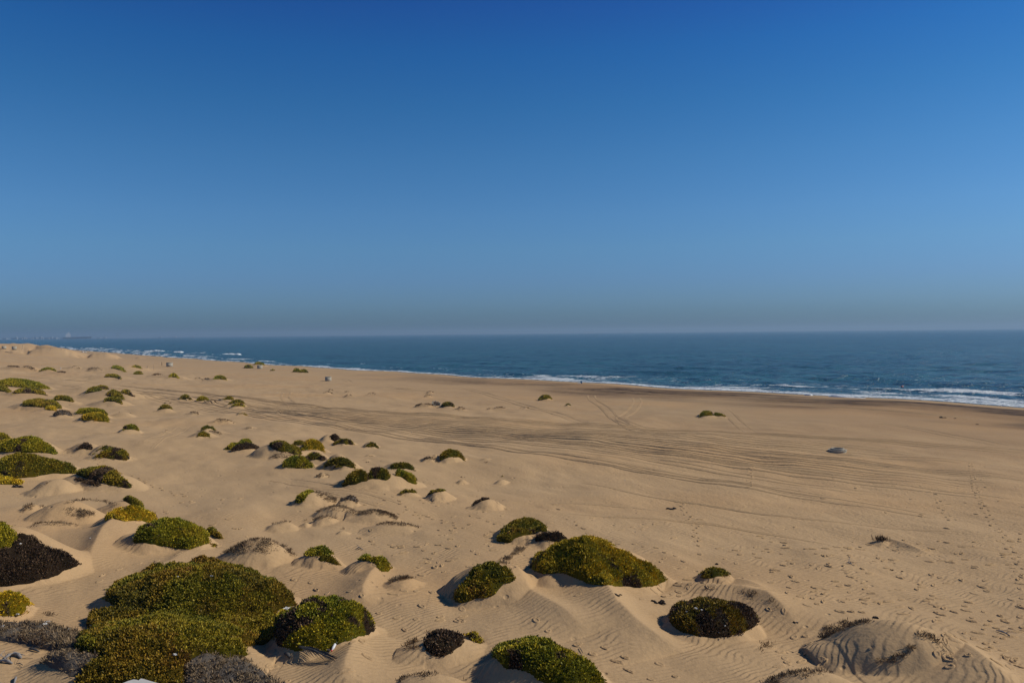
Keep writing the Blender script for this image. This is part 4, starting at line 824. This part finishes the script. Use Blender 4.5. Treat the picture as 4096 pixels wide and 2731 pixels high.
scatter(231, 'C4', 0, 2352, 60, 760); scatter(82, 'C4', 1500, 2352, 760, 1380); scatter(143, 'B3', 200, 2352, 700, 1300); scatter(143, 'B2', 1000, 2300, 650, 1370)
scatter(88, 'B4', 0, 2352, 400, 1300); scatter(55, 'C3', 1300, 1900, 400, 620); scatter(38, 'C4', 0, 500, 900, 1350); scatter(49, 'B1', 1400, 2352, 500, 1200); scatter(33, 'C2', 0, 1200, 1050, 1370); scatter(38, 'C2', 1200, 2000, 500, 860)
scatter(60, 'A1', 1300, 2352, 520, 620); scatter(33, 'A2', 0, 600, 570, 640)
Cc_ = np.array(pts_); n = len(Cc_); Df = np.hypot(Cc_[:, 0], Cc_[:, 1]); keep_ = coast(Cc_[:, 0], Cc_[:, 1]) > 12; Cc_ = Cc_[keep_]; n = len(Cc_); Df = Df[keep_]
V, Fq = stamp_feet(Cc_, np.array(an)[keep_], RNG.uniform(.09, .21, n), RNG.uniform(.05, .10, n), RNG.uniform(.015, .045, n))
tag(mesh('footprints', V, np.vstack([Fq]), M_TRACK, smooth=True), 'trails of footprints and scuffs in the sand', kind='stuff')

# ------------------------------------------------------------------ concrete rings
def ring_parts(root, R=1.0, H=1.45, th=.11, tilt=None):
    b = MB().lathe([(R-th, .0), (R-th, H*.82), (R, H*.82), (R, -.35), (R-th, -.35), (R-th, 0)], 40); body = b.build('ring_wall', M_CONC, root, smooth=False)
    c = MB().lathe([(R-th*.9, H*.82+.004), (R-th*.9, H), (R-th*.15, H), (R+.015, H*.97), (R+.015, H*.86), (R-.05, H*.84), (R-.05, H*.82+.004), (R-th*.9, H*.82+.004)], 40); c.build('ring_lip', M_CONC, root)
    for o in root.children: 
        for p in o.data.polygons: p.use_smooth = abs(p.normal.z) < .5
RINGS = [(673.6, 1467.0, 22.6, 'concrete ring with a dark post standing on its left'), (1036.5, 1474.5, 19.5, 'concrete ring in front of a green bush at the waterline'),
         (1310.5, 1524.0, 24.4, 'concrete ring standing alone, nearest the middle of the beach'), (52.3, 1397.0, 14.6, 'small far concrete ring near the left edge under the dune skyline')]
for px, py, wpx, lab in RINGS:
    P = fullhit(px, py); D = np.linalg.norm((P-CAM)[:2]); R = wpx/FPX*D/2
    e = empty('concrete_ring', (P[0], P[1]+R*.9, P[2]-.05), lab, 'concrete ring', 'precast concrete rings on the beach', rz=rt.uniform(0, 3)); ring_parts(e, R, R*1.45, R*.11)
P = fullhit(11, 1388); D = np.linalg.norm((P-CAM)[:2]); R = 13/FPX*D/2
e = empty('concrete_ring', (P[0], P[1]+R, P[2]-R*.8), 'half-buried concrete ring at the far left edge of the photo', 'concrete ring', 'precast concrete rings on the beach'); ring_parts(e, R, R*1.35, R*.11)
P = fullhit(3364, 1812); e = empty('concrete_ring', (P[0], P[1]+.95, P[2]), 'flat stepped concrete ring sunk in the sand, right side of the beach', 'concrete ring', 'precast concrete rings on the beach')
MB().lathe([(.82, .20), (.82, .27), (1.0, .27), (1.02, .23), (.97, .18), (.97, -.4), (.82, -.4), (.82, .20)], 44).build('lower_ring', M_CONC, e)
MB().lathe([(.58, .02), (.58, .40), (.60, .43), (.70, .43), (.73, .40), (.73, .02), (.58, .02)], 44).build('upper_ring', M_CONC, e)
MB().lathe([(.001, -.1), (.57, -.12)], 24).build('hole_shade_disc', M_DPOST, e)  # dark disc standing for the shade inside the ring's hole
P = fullhit(1741, 1622); e = empty('broken_ring', (P[0], P[1]+.7, P[2]-.25), 'tilted broken concrete ring half buried beside a grey mound', 'concrete ring', 'precast concrete rings on the beach'); e.rotation_euler = (math.radians(24), math.radians(14), 0)
b = MB(); n_ = 26
for k in range(n_):
    a0, a1 = (k/n_)*5.1-.3, ((k+1)/n_)*5.1-.3; h0 = .75+.12*math.sin(k*1.9); V_ = []
    for a in (a0, a1):
        for r in (.78, .90):
            for z in (-.3, h0): V_.append((r*math.cos(a), r*math.sin(a), z))
    b.add(V_, [(0, 1, 3, 2), (4, 6, 7, 5), (1, 5, 7, 3), (2, 3, 7, 6), (0, 4, 5, 1)])
b.build('broken_wall', M_CONC, e)
MB().tube([(-.9, .2, .86), (-.2, .25, .9), (.7, .1, .84)], [.04, .05, .035], 6).build('rusty_bar', M_DPOST, e)
# ------------------------------------------------------------------ posts
for px, yt, yb, wpx, lean, m, lab in [(647.4, 1449, 1461.5, 2.2, 0, M_DPOST, 'dark post standing left of the ring with the long shadow'), (585.5, 1462, 1472.5, 1.6, .0, M_POST, 'short pale post between green bushes and the posted ring'),
    (588.6, 1464, 1472.5, 1.4, .05, M_DPOST, 'thin dark post touching the short pale post'), (615.5, 1460, 1477, 1.7, -.08, M_POST, 'leaning pale post right of the paired short posts'), (88, 1381.6, 1398, 1.7, .16, M_POST, 'leaning white pole right of the small far ring'),
    (201.5, 1393, 1403.5, 1.3, .05, M_POST, 'thin pole before the far dune skyline, second from the left'), (245.5, 1393, 1403.5, 1.5, 0, M_POST, 'straight thin pole at the right foot of the far dunes'), (260, 1393, 1402, 1.1, 0, M_POST, 'last faint pole at the end of the far dunes'),
    (167.6, 1459.5, 1465.5, 1.5, 0, M_POST, 'tiny pale peg in the far left sand'), (243, 1470, 1477, 2.4, 0, M_WHITE, 'small white marker right of the low far green bush')]:
    P = fullhit(px, yb); D = np.linalg.norm((P-CAM)[:2]); h = (yb-yt)/FPX*D; r = max(wpx/FPX*D/2, .03)
    b = MB().tube([(0, 0, -.3), (lean*h*.4, 0, h*.4), (lean*h, 0, h)], [r, r*.95, r*.8], 8, .1).build('post' if m is not M_WHITE else 'marker', m, smooth=False); b.location = P
    tag(b, lab, 'post', 'marker posts in the sand')
# ------------------------------------------------------------------ driftwood, fronds, litter, weed, stones
def at(c, x, y): return fullhit(*K(c, x, y))
def branch(c, pl, rad, m, name, lab, cat, grp=None, side=0, lift=.04, n=6):
    P = [at(c, x, y) for x, y in pl]; c0 = P[0]; k = len(P)
    rad *= .55; Q = [(p[0]-c0[0], p[1]-c0[1], p[2]-c0[2]+lift+.10*math.sin(math.pi*i/(k-1))*rad*10) for i, p in enumerate(P)]
    rr_ = [rad*(.35+.9*math.sin(math.pi*(i+.6)/(k+.2))) for i in range(k)]
    root = empty(name, c0, lab, cat, grp); MB().tube(Q, rr_, 7, .35).build('stem', m, root, smooth=True)
    for s_ in range(side):
        i = rt.randrange(0, k-1); p = Vector(Q[i]); d = (Vector(Q[i+1])-p); dd = Vector((d.x*.5+rt.uniform(-.3, .3), d.y*.5+rt.uniform(-.3, .3), rt.uniform(.05, .25))).normalized()*rt.uniform(.25, .6)
        MB().tube([p, p+dd*.5, p+dd+Vector((0, 0, -.05))], [rad*.4, rad*.28, rad*.1], 5).build('side_branch', m, root)
    return root
branch('C1', [(40, 1163), (80, 1140), (130, 1130), (170, 1135), (195, 1155)], .10, M_WOOD, 'driftwood', 'pale arched piece of driftwood, bottom left sand', 'driftwood', 'driftwood on the sand', 2)
branch('C1', [(-30, 1190), (30, 1186), (70, 1195), (112, 1205)], .075, M_WOOD, 'driftwood', 'grey forked driftwood cut by the left edge', 'driftwood', 'driftwood on the sand', 3)
branch('C1', [(265, 1073), (300, 1080), (330, 1090), (358, 1098)], .06, M_DARKWOOD, 'driftwood', 'dark forked driftwood below the upper grey thicket', 'driftwood', 'driftwood on the sand', 2)
b = branch('C1', [(130, 1395), (138, 1370), (145, 1345), (150, 1330)], .055, M_WOOD, 'driftwood', 'upright pale stick at the bottom left corner', 'driftwood', 'driftwood on the sand', 0)
branch('C1', [(150, 1207), (180, 1208), (210, 1222)], .022, M_DARKWOOD, 'twig', 'thin curved twig near the pale driftwood', 'twig', 'loose twigs on the sand', 1); branch('C1', [(148, 1248), (180, 1240), (205, 1246)], .018, M_DARKWOOD, 'twig', 'thin straight twig lowest on the bottom left sand', 'twig', 'loose twigs on the sand', 1)
branch('C1', [(205, 1160), (250, 1158), (300, 1160)], .016, M_DARKWOOD, 'twig', 'long thin twig pointing into the lower grey thicket', 'twig', 'loose twigs on the sand', 0)
branch('C2', [(270, 1118), (290, 1135), (316, 1155)], .10, M_DARKWOOD, 'driftwood', 'short black charred stump on sand below the mixed bush', 'driftwood', 'driftwood on the sand', 1)
branch('C4', [(725, 278), (745, 285), (772, 292)], .05, M_WOOD, 'driftwood', 'small grey root on open sand below the dry shrub', 'driftwood', 'driftwood on the sand', 3)
branch('C4', [(2098, 903), (2140, 915), (2180, 930), (2222, 950)], .045, M_WOOD, 'driftwood', 'grey root in the sand near the right edge', 'driftwood', 'driftwood on the sand', 4)
branch('B2', [(915, 1142), (940, 1130), (960, 1138), (985, 1146)], .04, M_WOOD, 'driftwood', 'pale dead branch lying on sand above the hooked bush', 'driftwood', 'driftwood on the sand', 5)
branch('C3', [(620, 1058), (635, 1085), (650, 1108)], .022, M_DARKWOOD, 'twig', 'dark short twig on rippled sand, bottom centre', 'twig', 'loose twigs on the sand', 0); branch('C4', [(948, 1045), (958, 1055), (968, 1063)], .03, M_DARKWOOD, 'twig', 'dark twig on the rippled face of the lower right dune', 'twig', 'loose twigs on the sand', 0)
branch('C3', [(118, 68), (150, 66), (185, 74)], .025, M_DARKWOOD, 'twig', 'dark twig on sand between the dark bush and brown cap', 'twig', 'loose twigs on the sand', 2)
# palm frond: many narrow leaflets on a midrib
A0, A1 = at('C2', 385, 1052), at('C2', 692, 1166); root = empty('palm_frond', A0, 'dark dried palm frond lying along the foot of the mixed bush', 'palm frond'); v = Vector(A1-A0)
MB().tube([(0, 0, .05), v*.5+Vector((0, 0, .12)), v+Vector((0, 0, .04))], [.05, .035, .01], 6).build('midrib', M_DARKWOOD, root)
for k in range(34):
    t = .03+.92*k/34; p = v*t+Vector((0, 0, .09)); sd_ = 1 if k % 2 else -1; pr = Vector((-v.y, v.x, 0)).normalized()*sd_*(.30 if sd_ > 0 else .34)*(1-.55*t); d = v.normalized()*.75+pr+Vector((0, 0, rt.uniform(-.08, .03)))
    q = p+d; wv = Vector((pr.y, -pr.x, 0)).normalized()*.022; MB().add([p-wv, p+wv, p+d*.6+wv*1.3+Vector((0, 0, .03)), q, p+d*.6-wv*1.3+Vector((0, 0, .03)), p+d*.4+Vector((0, 0, .05))], [(0, 1, 5), (1, 2, 5), (2, 3, 5), (3, 4, 5), (4, 0, 5)]).build('leaflet', M_DARKWOOD, root)
def scrap(P, size, lab, m=None, name='plastic_scrap', cat='litter', grp='litter in the dunes', lift=.05):
    b = MB(); n = 4; V_ = []; F_ = []; size *= .62
    for i in range(n+1):
        for j in range(n+1):
            u, w_ = i/n-.5, j/n-.5; r = 1-.5*rt.random()*(abs(u) > .4 or abs(w_) > .4)
            V_.append((u*size*r*1.3, w_*size*r, abs(math.sin(i*1.9+j*1.3))*size*.42+rt.uniform(0, .15)*size))
    V2 = [(x, y, z-.012) for x, y, z in V_]; N = len(V_)
    for i in range(n):
        for j in range(n): a = i*(n+1)+j; F_.append((a, a+n+1, a+n+2, a+1)); F_.append((N+a, N+a+1, N+a+n+2, N+a+n+1))
    for i in range(n):
        for q in ((i*(n+1), (i+1)*(n+1)), ((i+1)*(n+1)+n, i*(n+1)+n), (i+1, i), (n*(n+1)+i, n*(n+1)+i+1)): F_.append((q[0], q[1], N+q[1], N+q[0]))
    o = b.add(V_+V2, F_).build(name, m or M_WHITE); o.location = (P[0], P[1], P[2]+lift); o.rotation_euler = (0, 0, rt.uniform(0, 6)); return tag(o, lab, cat, grp)
scrap(at('C2', 285, 806), .30, 'bright white plastic bag lying on the giant mat beside the mixed bush', lift=.42)
for c, x, y, sz, lab, lf in [('C1', 10, 922, .30, 'large white scrap cut by the left edge in the upper grey thicket', .2), ('C1', 430, 845, .36, 'white crumpled sheet topmost in the upper grey thicket', .05), ('C1', 410, 888, .26, 'pale crumpled scrap just below the crumpled sheet in the thicket', .18),
    ('C1', 504, 898, .12, 'small bright scrap right of the crumpled scraps in the thicket', .1), ('C1', 622, 908, .2, 'thin white scrap at the upper right of the grey thicket', .08), ('C1', 793, 822, .09, 'tiny white scrap at the left tip of the giant mat', .08),
    ('C1', 842, 876, .2, 'white scrap below the left tip of the giant mat', .08), ('C1', 230, 888, .1, 'tiny pale scrap inside the upper grey thicket', .2), ('C1', 190, 162, .16, 'white scrap on the dark brown slope', .3), ('C1', 470, 188, .08, 'tiny white scrap high on the dark brown slope', .3),
    ('C1', 828, 53, .14, 'small white scrap alone on the sand below the low sandy dune', .02), ('C1', 1635, 490, .09, 'tiny white scrap in the upper part of the giant mat', .4), ('C1', 1945, 484, .16, 'pale grey scrap in the top right of the giant mat', .38),
    ('C1', 1610, 1240, .2, 'yellowish white strip near the bottom of the giant mat', .42), ('C1', 160, 765, .22, 'pale scraps under the yellow and green left edge bush', .05),
    ('C3', 1690, 770, .22, 'largest pale scrap inside the nearly black round bush', .3), ('C3', 1745, 782, .14, 'pale scrap right of the largest one in the black bush', .3), ('C3', 1605, 783, .1, 'small pale scrap at the left of the black bush', .25), ('C3', 1542, 748, .12, 'bluish scrap at the upper left of the black bush', .2),
    ('C3', 1900, 938, .1, 'small pale scrap at the lower rim of the black bush', .1), ('C3', 2120, 945, .09, 'tiny white scrap at the lower right rim of the black bush', .05), ('C3', 1955, 890, .12, 'pale scrap in the lower right of the black bush', .15),
    ('C2', 1990, 377, .12, 'white scrap behind the left shoulder of the shadowed bush', .04), ('C2', 1952, 397, .12, 'white scrap left of the other one behind the shadowed bush', .04), ('C2', 1030, 895+60, .01, '', 0), ('B3', 1038, 508, .1, 'tiny white scrap on the open beach right of centre', .02), ('C4', 268, 822, .08, 'tiny white scrap on sand left of the rippled dune', .02), ('A2', 1430, 1100, .14, 'tiny pale scrap between wheel ruts, centre', .02), ('A1', 905, 664, .5, 'pale flat strip on the sand, far left field', .02)]:
    if lab: scrap(at(c, x, y), sz, lab, lift=lf)
b = MB()
for x, y in [(738, 1012), (750, 1000), (762, 992), (775, 996), (790, 990), (800, 985), (812, 988), (825, 978), (842, 972), (862, 968), (880, 965), (655, 1078), (672, 1080), (700, 1075)]:
    p = at('C2', x, y); r = rt.uniform(.03, .06); b.add([(p[0]-r, p[1], p[2]+.02), (p[0]+r, p[1]-r*.3, p[2]+.02), (p[0]+r*.2, p[1]+r, p[2]+.03), (p[0], p[1], p[2]+.02+r)], [(0, 2, 1), (0, 1, 3), (1, 2, 3), (2, 0, 3)])
tag(b.build('paper_shreds', M_WHITE), 'scatter of white shreds under the right rim of the mixed bush', 'litter', kind='stuff')
# bottle
P = at('C2', 728, 1050); root = empty('plastic_bottle', (P[0], P[1], P[2]+.12), 'clear plastic bottle with a red cap at the foot of the mixed bush', 'bottle'); root.rotation_euler = (math.radians(68), 0, math.radians(-14)); root.scale = (.85,)*3
MB().lathe([(.001, .0), (.05, .0), (.055, .02), (.055, .2), (.048, .24), (.02, .3), (.016, .33), (.001, .33)], 18).build('bottle_body', M_SHIPW, root, smooth=True)
root.rotation_euler = (math.radians(115), 0, math.radians(-14)); MB().lathe([(.001, .325), (.032, .325), (.032, .38), (.001, .38)], 14).build('cap', M_RED, root)
def clump(P, s, lab, m=M_WEED, name='seaweed_clump', cat='seaweed', grp='dark lumps of seaweed', n=5):
    root = empty(name, P, lab, cat, grp)
    b = MB()
    for k in range(n):
        x, y, r = rt.uniform(-s, s), rt.uniform(-s, s)*.6, s*rt.uniform(.35, .7); b.tube([(x-r, y, .0), (x-r*.3, y+.02, r*.35), (x+r*.4, y-.03, r*.3), (x+r, y, 0)], [r*.15, r*.4, r*.35, r*.1], 6, .5)
    o = b.build('fronds', m, root); o['kind'] = 'stuff'; return root
for c, x, y, s_, lab in [('C3', 1350, 640, .30, 'dark seaweed lump on sand left of the black bush'), ('C3', 967, 572, .17, 'small dark seaweed lump below the largest yellow bush'), ('C3', 1880, 287, .14, 'small dark lump just behind the small dark dome'),
    ('B3', 1465, 773, .3, 'dark flat weed on the open sand right of centre'), ('C4', 1140, 342, .10, 'left one of two dark specks below the dry shrub'), ('C4', 1230, 353, .08, 'right one of two dark specks below the dry shrub'), ('C4', 258, 821, .08, 'dark speck beside a tiny white scrap on the slope'),
    ('A4', 1583, 963, .35, 'left dark lump of three near the dark tide line'), ('A4', 1603, 967, .3, 'middle dark lump of three near the dark tide line'), ('A4', 1622, 968, .28, 'right dark lump of three near the dark tide line'), ('A4', 1716, 973, .18, 'dark speck right of three lumps near the tide line'),
    ('A4', 1922, 1028, .2, 'lone dark speck on the pale beach at the right'), ('C4', 992, 781, .14, 'dark lump on top of the rippled dune, lower right'), ('B1', 165, 567, .35, 'dark low tuft below the yellow-brown left edge mat'), ('C1', 1500, 1400-75, .001, '')]:
    if lab: clump(at(c, x, y), s_, lab)
# pale block cut by the bottom edge
P0 = fullhit(565, 2745); zt = P0[2]+.42
def onz(px, py, z): d = ray(px, py); t = (z-CAM[2])/d[2]; return CAM+d*t
ol = [onz(px, py, zt) for px, py in [(486, 2731), (511, 2721), (534, 2714), (550, 2716), (552, 2719), (562, 2711), (568, 2710.5), (600, 2720), (640, 2731), (652, 2790), (590, 2830), (500, 2815), (462, 2780)]]
c0 = np.mean(ol, 0); b = MB().prism([(p[0]-c0[0], p[1]-c0[1]) for p in ol][::-1], -.5, 0); o = b.build('stone_block', M_STONE); o.location = c0
bv = o.modifiers.new('bevel', 'BEVEL'); bv.width = .02; bv.segments = 2
tag(o, 'pale grey broken stone block cut by the bottom edge, inside the giant mat', 'stone')
# waterline things
P = fullhit(2325, 1533); root = empty('blue_crate', (P[0], P[1], P[2]), 'small blue crate standing at the waterline, centre', 'crate'); 
MB().box((-.28, -.2, 0), (.28, .2, .06)).build('base', M_BLUE, root)
for k in range(4): MB().box((-.3, -.22, .08+k*.15), (.3, -.19, .19+k*.15)).build('side_slat', M_BLUE, root)
for k in range(4): MB().box((-.3, .19, .08+k*.15), (.3, .22, .19+k*.15)).build('side_slat', M_BLUE, root)
for sx in (-1, 1): MB().box((sx*.3-.02, -.186, .06), (sx*.3+.02, .186, .64)).build('end_panel', M_BLUE, root)
for px, py, s_, lab in [(2318, 1533, .35, 'pale stone left of the blue crate at the waterline'), (2312, 1534, .25, 'smaller pale stone left of the blue crate'), (331, 1408.5, .9, 'left pale stone of two at the far left waterline'), (341, 1408.5, .8, 'right pale stone of two at the far left waterline')]:
    P = fullhit(px, py); b = MB(); V_ = []
    for k in range(4):
        for j in range(8): r = s_*(.9, 1, .75, .3)[k]*rt.uniform(.85, 1.1); V_.append((r*math.cos(j*math.pi/4), r*math.sin(j*math.pi/4)*.8, s_*(-.2, .25, .55, .7)[k]))
    o = b.add(V_, [(k*8+j, k*8+(j+1) % 8, k*8+8+(j+1) % 8, k*8+8+j) for k in range(3) for j in range(8)]+[tuple(24+j for j in range(8))]).build('stone', M_STONE); o.location = P; tag(o, lab, 'stone', 'pale stones by the water')
def seahit(px, py, z=SEA): return onz(px, py, z)
P = seahit(3608, 1550); root = empty('float', (P[0], P[1], SEA+.15), 'red and white float drifting in the shallow water at the right', 'float')
MB().tube([(-.45, 0, 0), (-.2, 0, .12), (.2, 0, .12), (.45, 0, 0)], [.08, .24, .24, .1], 9).build('float_body', M_RED, root, smooth=True); MB().tube([(-.15, 0, .36), (.1, 0, .42), (.35, 0, .34)], [.06, .12, .05], 8).build('float_top', M_WHITE, root)
# ------------------------------------------------------------------ breaking waves
def breaker(x0, x1, yb, hpx, lab, dx=0, depth=2.2):
    A = seahit(x0, yb); B = seahit(x1, yb+dx); D = np.linalg.norm((A+B)/2-CAM); h = hpx/FPX*D; L = np.linalg.norm(B-A); n = int(np.clip(L/.5, 24, 120)); m = 9
    t = np.linspace(0, 1, n)[:, None]; v = np.linspace(-1, 1, m)[None]; u = (B-A)[:2]/L; nv = np.array([-u[1], u[0]])
    env = np.clip(np.sin(np.pi*t), 0, 1)**.2*(.35+1.1*fbm(t*L*.3+x0, v*.0+1, 3, 201)); hh = h*env*np.clip(1-np.abs(v+.1)**2.2, 0, 1)*(1+.5*(vn(t*L*.9, v*2.5, 202)-.5)); w_ = depth*h*(.7+.6*vn(t*L*.15, v*0, 203))
    X = A[0]+u[0]*t*L+nv[0]*v*w_; Y = A[1]+u[1]*t*L+nv[1]*v*w_; Z = SEA-.35+hh+.25*env
    i = np.arange(n*m).reshape(n, m); q = np.stack([i[:-1, :-1], i[1:, :-1], i[1:, 1:], i[:-1, 1:]], -1).reshape(-1, 4); c = (A+B)/2; c[2] = SEA
    tag(mesh('breaking_wave', np.stack([X, Y, Z], -1).reshape(-1, 3), q[:, ::-1].copy() if u[0] < 0 else q, M_FOAM, smooth=True, loc=c), lab, 'wave', 'breaking waves')
breaker(597, 657, 1405, 5, 'leftmost white breaker off the far beach'); breaker(699, 731, 1409, 5, 'short middle breaker of three off the far beach'); breaker(891, 963, 1418, 5.5, 'right breaker of three off the far beach')
breaker(3311, 3475, 1588, 11, 'white wave breaking on the dark sand, right of centre shore', dx=8, depth=1.4); breaker(3220, 3250, 1581, 9, 'small breaking crest left of the main shore wave', dx=2, depth=1.4); breaker(3985, 4042, 1622, 10, 'small breaking crest near the right edge of the shore', dx=2, depth=1.4)
# ------------------------------------------------------------------ ships and skyline far out
def ship(px, D, L, hullh, m, lab, sup, name='cargo_ship'):
    d = ray(px, 1340); t = D/np.hypot(d[0], d[1]); P = CAM+d*t; root = empty(name, (P[0], P[1], SEA), lab, 'ship', rz=math.atan2(-P[0], P[1])*1.0)
    h = L/2; pr = [(-h, -.08*L), (-h*.96, -.085*L), (h*.7, -.08*L), (h, 0), (h*.7, .08*L), (-h*.96, .085*L), (-h, .08*L)]
    n = len(pr); b = MB(); b.add([(x*.97, y*.8, 0) for x, y in pr]+[(x, y, hullh*(1.25 if x > h*.9 else 1)) for x, y in pr], [tuple(range(n-1, -1, -1)), tuple(range(n, 2*n))]+[(i, (i+1) % n, n+(i+1) % n, n+i) for i in range(n)]); b.build('hull', m, root)
    for (x, w_, z0, z1, dy) in sup: MB().box((x-w_/2, -dy, z0), (x+w_/2, dy, z1)).build('superstructure' if w_ > L*.05 else 'mast', M_SHIPW, root)
    return root
r_ = ship(309, 8000, 225, 16, M_HULL, 'large dark cargo ship with a white bridge on the left horizon', [(-70, 40, 16.1, 42, 12), (-70, 26, 42.1, 50, 10), (-66, 8, 50.1, 60, 4), (88, 3, 16.1, 34, 2), (20, 3, 16.1, 30, 2), (-20, 3, 16.1, 28, 2)])
MB().box((-60, -5, 16.1), (-50, 5, 30)).build('funnel', M_HULL, r_)
ship(2356, 9500, 146, 5, M_SHIPW, 'slim white ship on the horizon right of centre', [(-45, 9, 5.1, 15, 4), (18, 12, 5.1, 13, 4), (22, 2, 13.1, 22, 1), (-44, 2, 15.1, 23, 1), (50, 6, 5.1, 11, 3)], 'white_ship')
ship(2510, 11500, 95, 7, M_HULL, 'faint dark ship at the horizon right of the slim white one', [(-30, 12, 7.1, 22, 5), (-30, 2, 22.1, 36, 1)], 'cargo_ship')
for px, w_, h_ in [(20, 40, 10), (58, 60, 14), (66, 12, 22), (80, 50, 12), (95, 26, 18), (104, 20, 12), (118, 40, 9), (130, 24, 13), (143, 28, 18), (150, 14, 10), (163, 20, 22), (172, 12, 14), (188, 50, 12), (205, 26, 18), (222, 30, 12), (250, 30, 10), (395, 30, 9), (420, 22, 12), (640, 30, 10), (700, 26, 9), (770, 30, 8)]:
    D = 9300; d = ray(px, 1350); t = D/np.hypot(d[0], d[1]); P = CAM+d*t; root = empty('far_building', (P[0], P[1], SEA-.5), 'faint pale harbour building in the haze on the far shore', 'building', 'hazy buildings on the far shore')
    MB().box((-w_/2, -12, 0), (w_/2, 12, h_)).build('wall', M_FARB, root); MB().box((-w_/2-.5, -12.5, h_+.02), (w_/2+.5, 12.5, h_+1.2)).build('roof', M_FARB, root)
d = ray(472, 1350); P = CAM+d*(9300/np.hypot(d[0], d[1])); root = empty('harbour_crane', (P[0], P[1], SEA), 'faint tall harbour crane in the haze on the horizon', 'crane')
for x in (-9, 9): MB().box((x-1.2, -1.2, 0), (x+1.2, 1.2, 46)).build('leg', M_FARB, root)
MB().box((-34, -1.5, 46.1), (30, 1.5, 49)).build('jib', M_FARB, root); MB().box((-1, -1, 49.1), (1, 1, 70)).build('mast', M_FARB, root)
b = MB()
ps = [(CAM+ray(px, 1350)*(9450/np.hypot(*ray(px, 1350)[:2]))) for px in (-900, -300, 60, 300, 460, 640)]
for i in range(len(ps)-1):
    p, q = ps[i], ps[i+1]; z0, z1 = (5, 5, 4, 3, 1.5, .3)[i:i+2]
    b.add([(p[0], p[1], -3), (q[0], q[1], -3), (q[0], q[1], SEA+z1), (p[0], p[1], SEA+z0), (p[0]*1.12, p[1]*1.12, -3), (q[0]*1.12, q[1]*1.12, -3), (q[0]*1.12, q[1]*1.12, SEA+z1*1.5), (p[0]*1.12, p[1]*1.12, SEA+z0*1.5)], [(0, 1, 2, 3), (3, 2, 6, 7), (5, 4, 7, 6)])
tag(b.build('far_shore', M_FARB), 'low hazy strip of land', kind='structure')
# ------------------------------------------------------------------ haze: one closed box of air round everything
HZ = MB().box((-18500, -18500, -8), (18500, 18500, 78)); hm = bpy.data.materials.new('haze_air'); hm.use_nodes = True; n = hm.node_tree; n.nodes.clear()
out = n.nodes.new('ShaderNodeOutputMaterial'); pv = n.nodes.new('ShaderNodeVolumePrincipled'); pv.inputs['Color'].default_value = (.43, .62, .80, 1); pv.inputs['Density'].default_value = 1.35e-4; pv.inputs['Anisotropy'].default_value = .15
n.links.new(pv.outputs[0], out.inputs['Volume'])
tag(HZ.build('haze', hm), 'thin sea haze', kind='stuff')
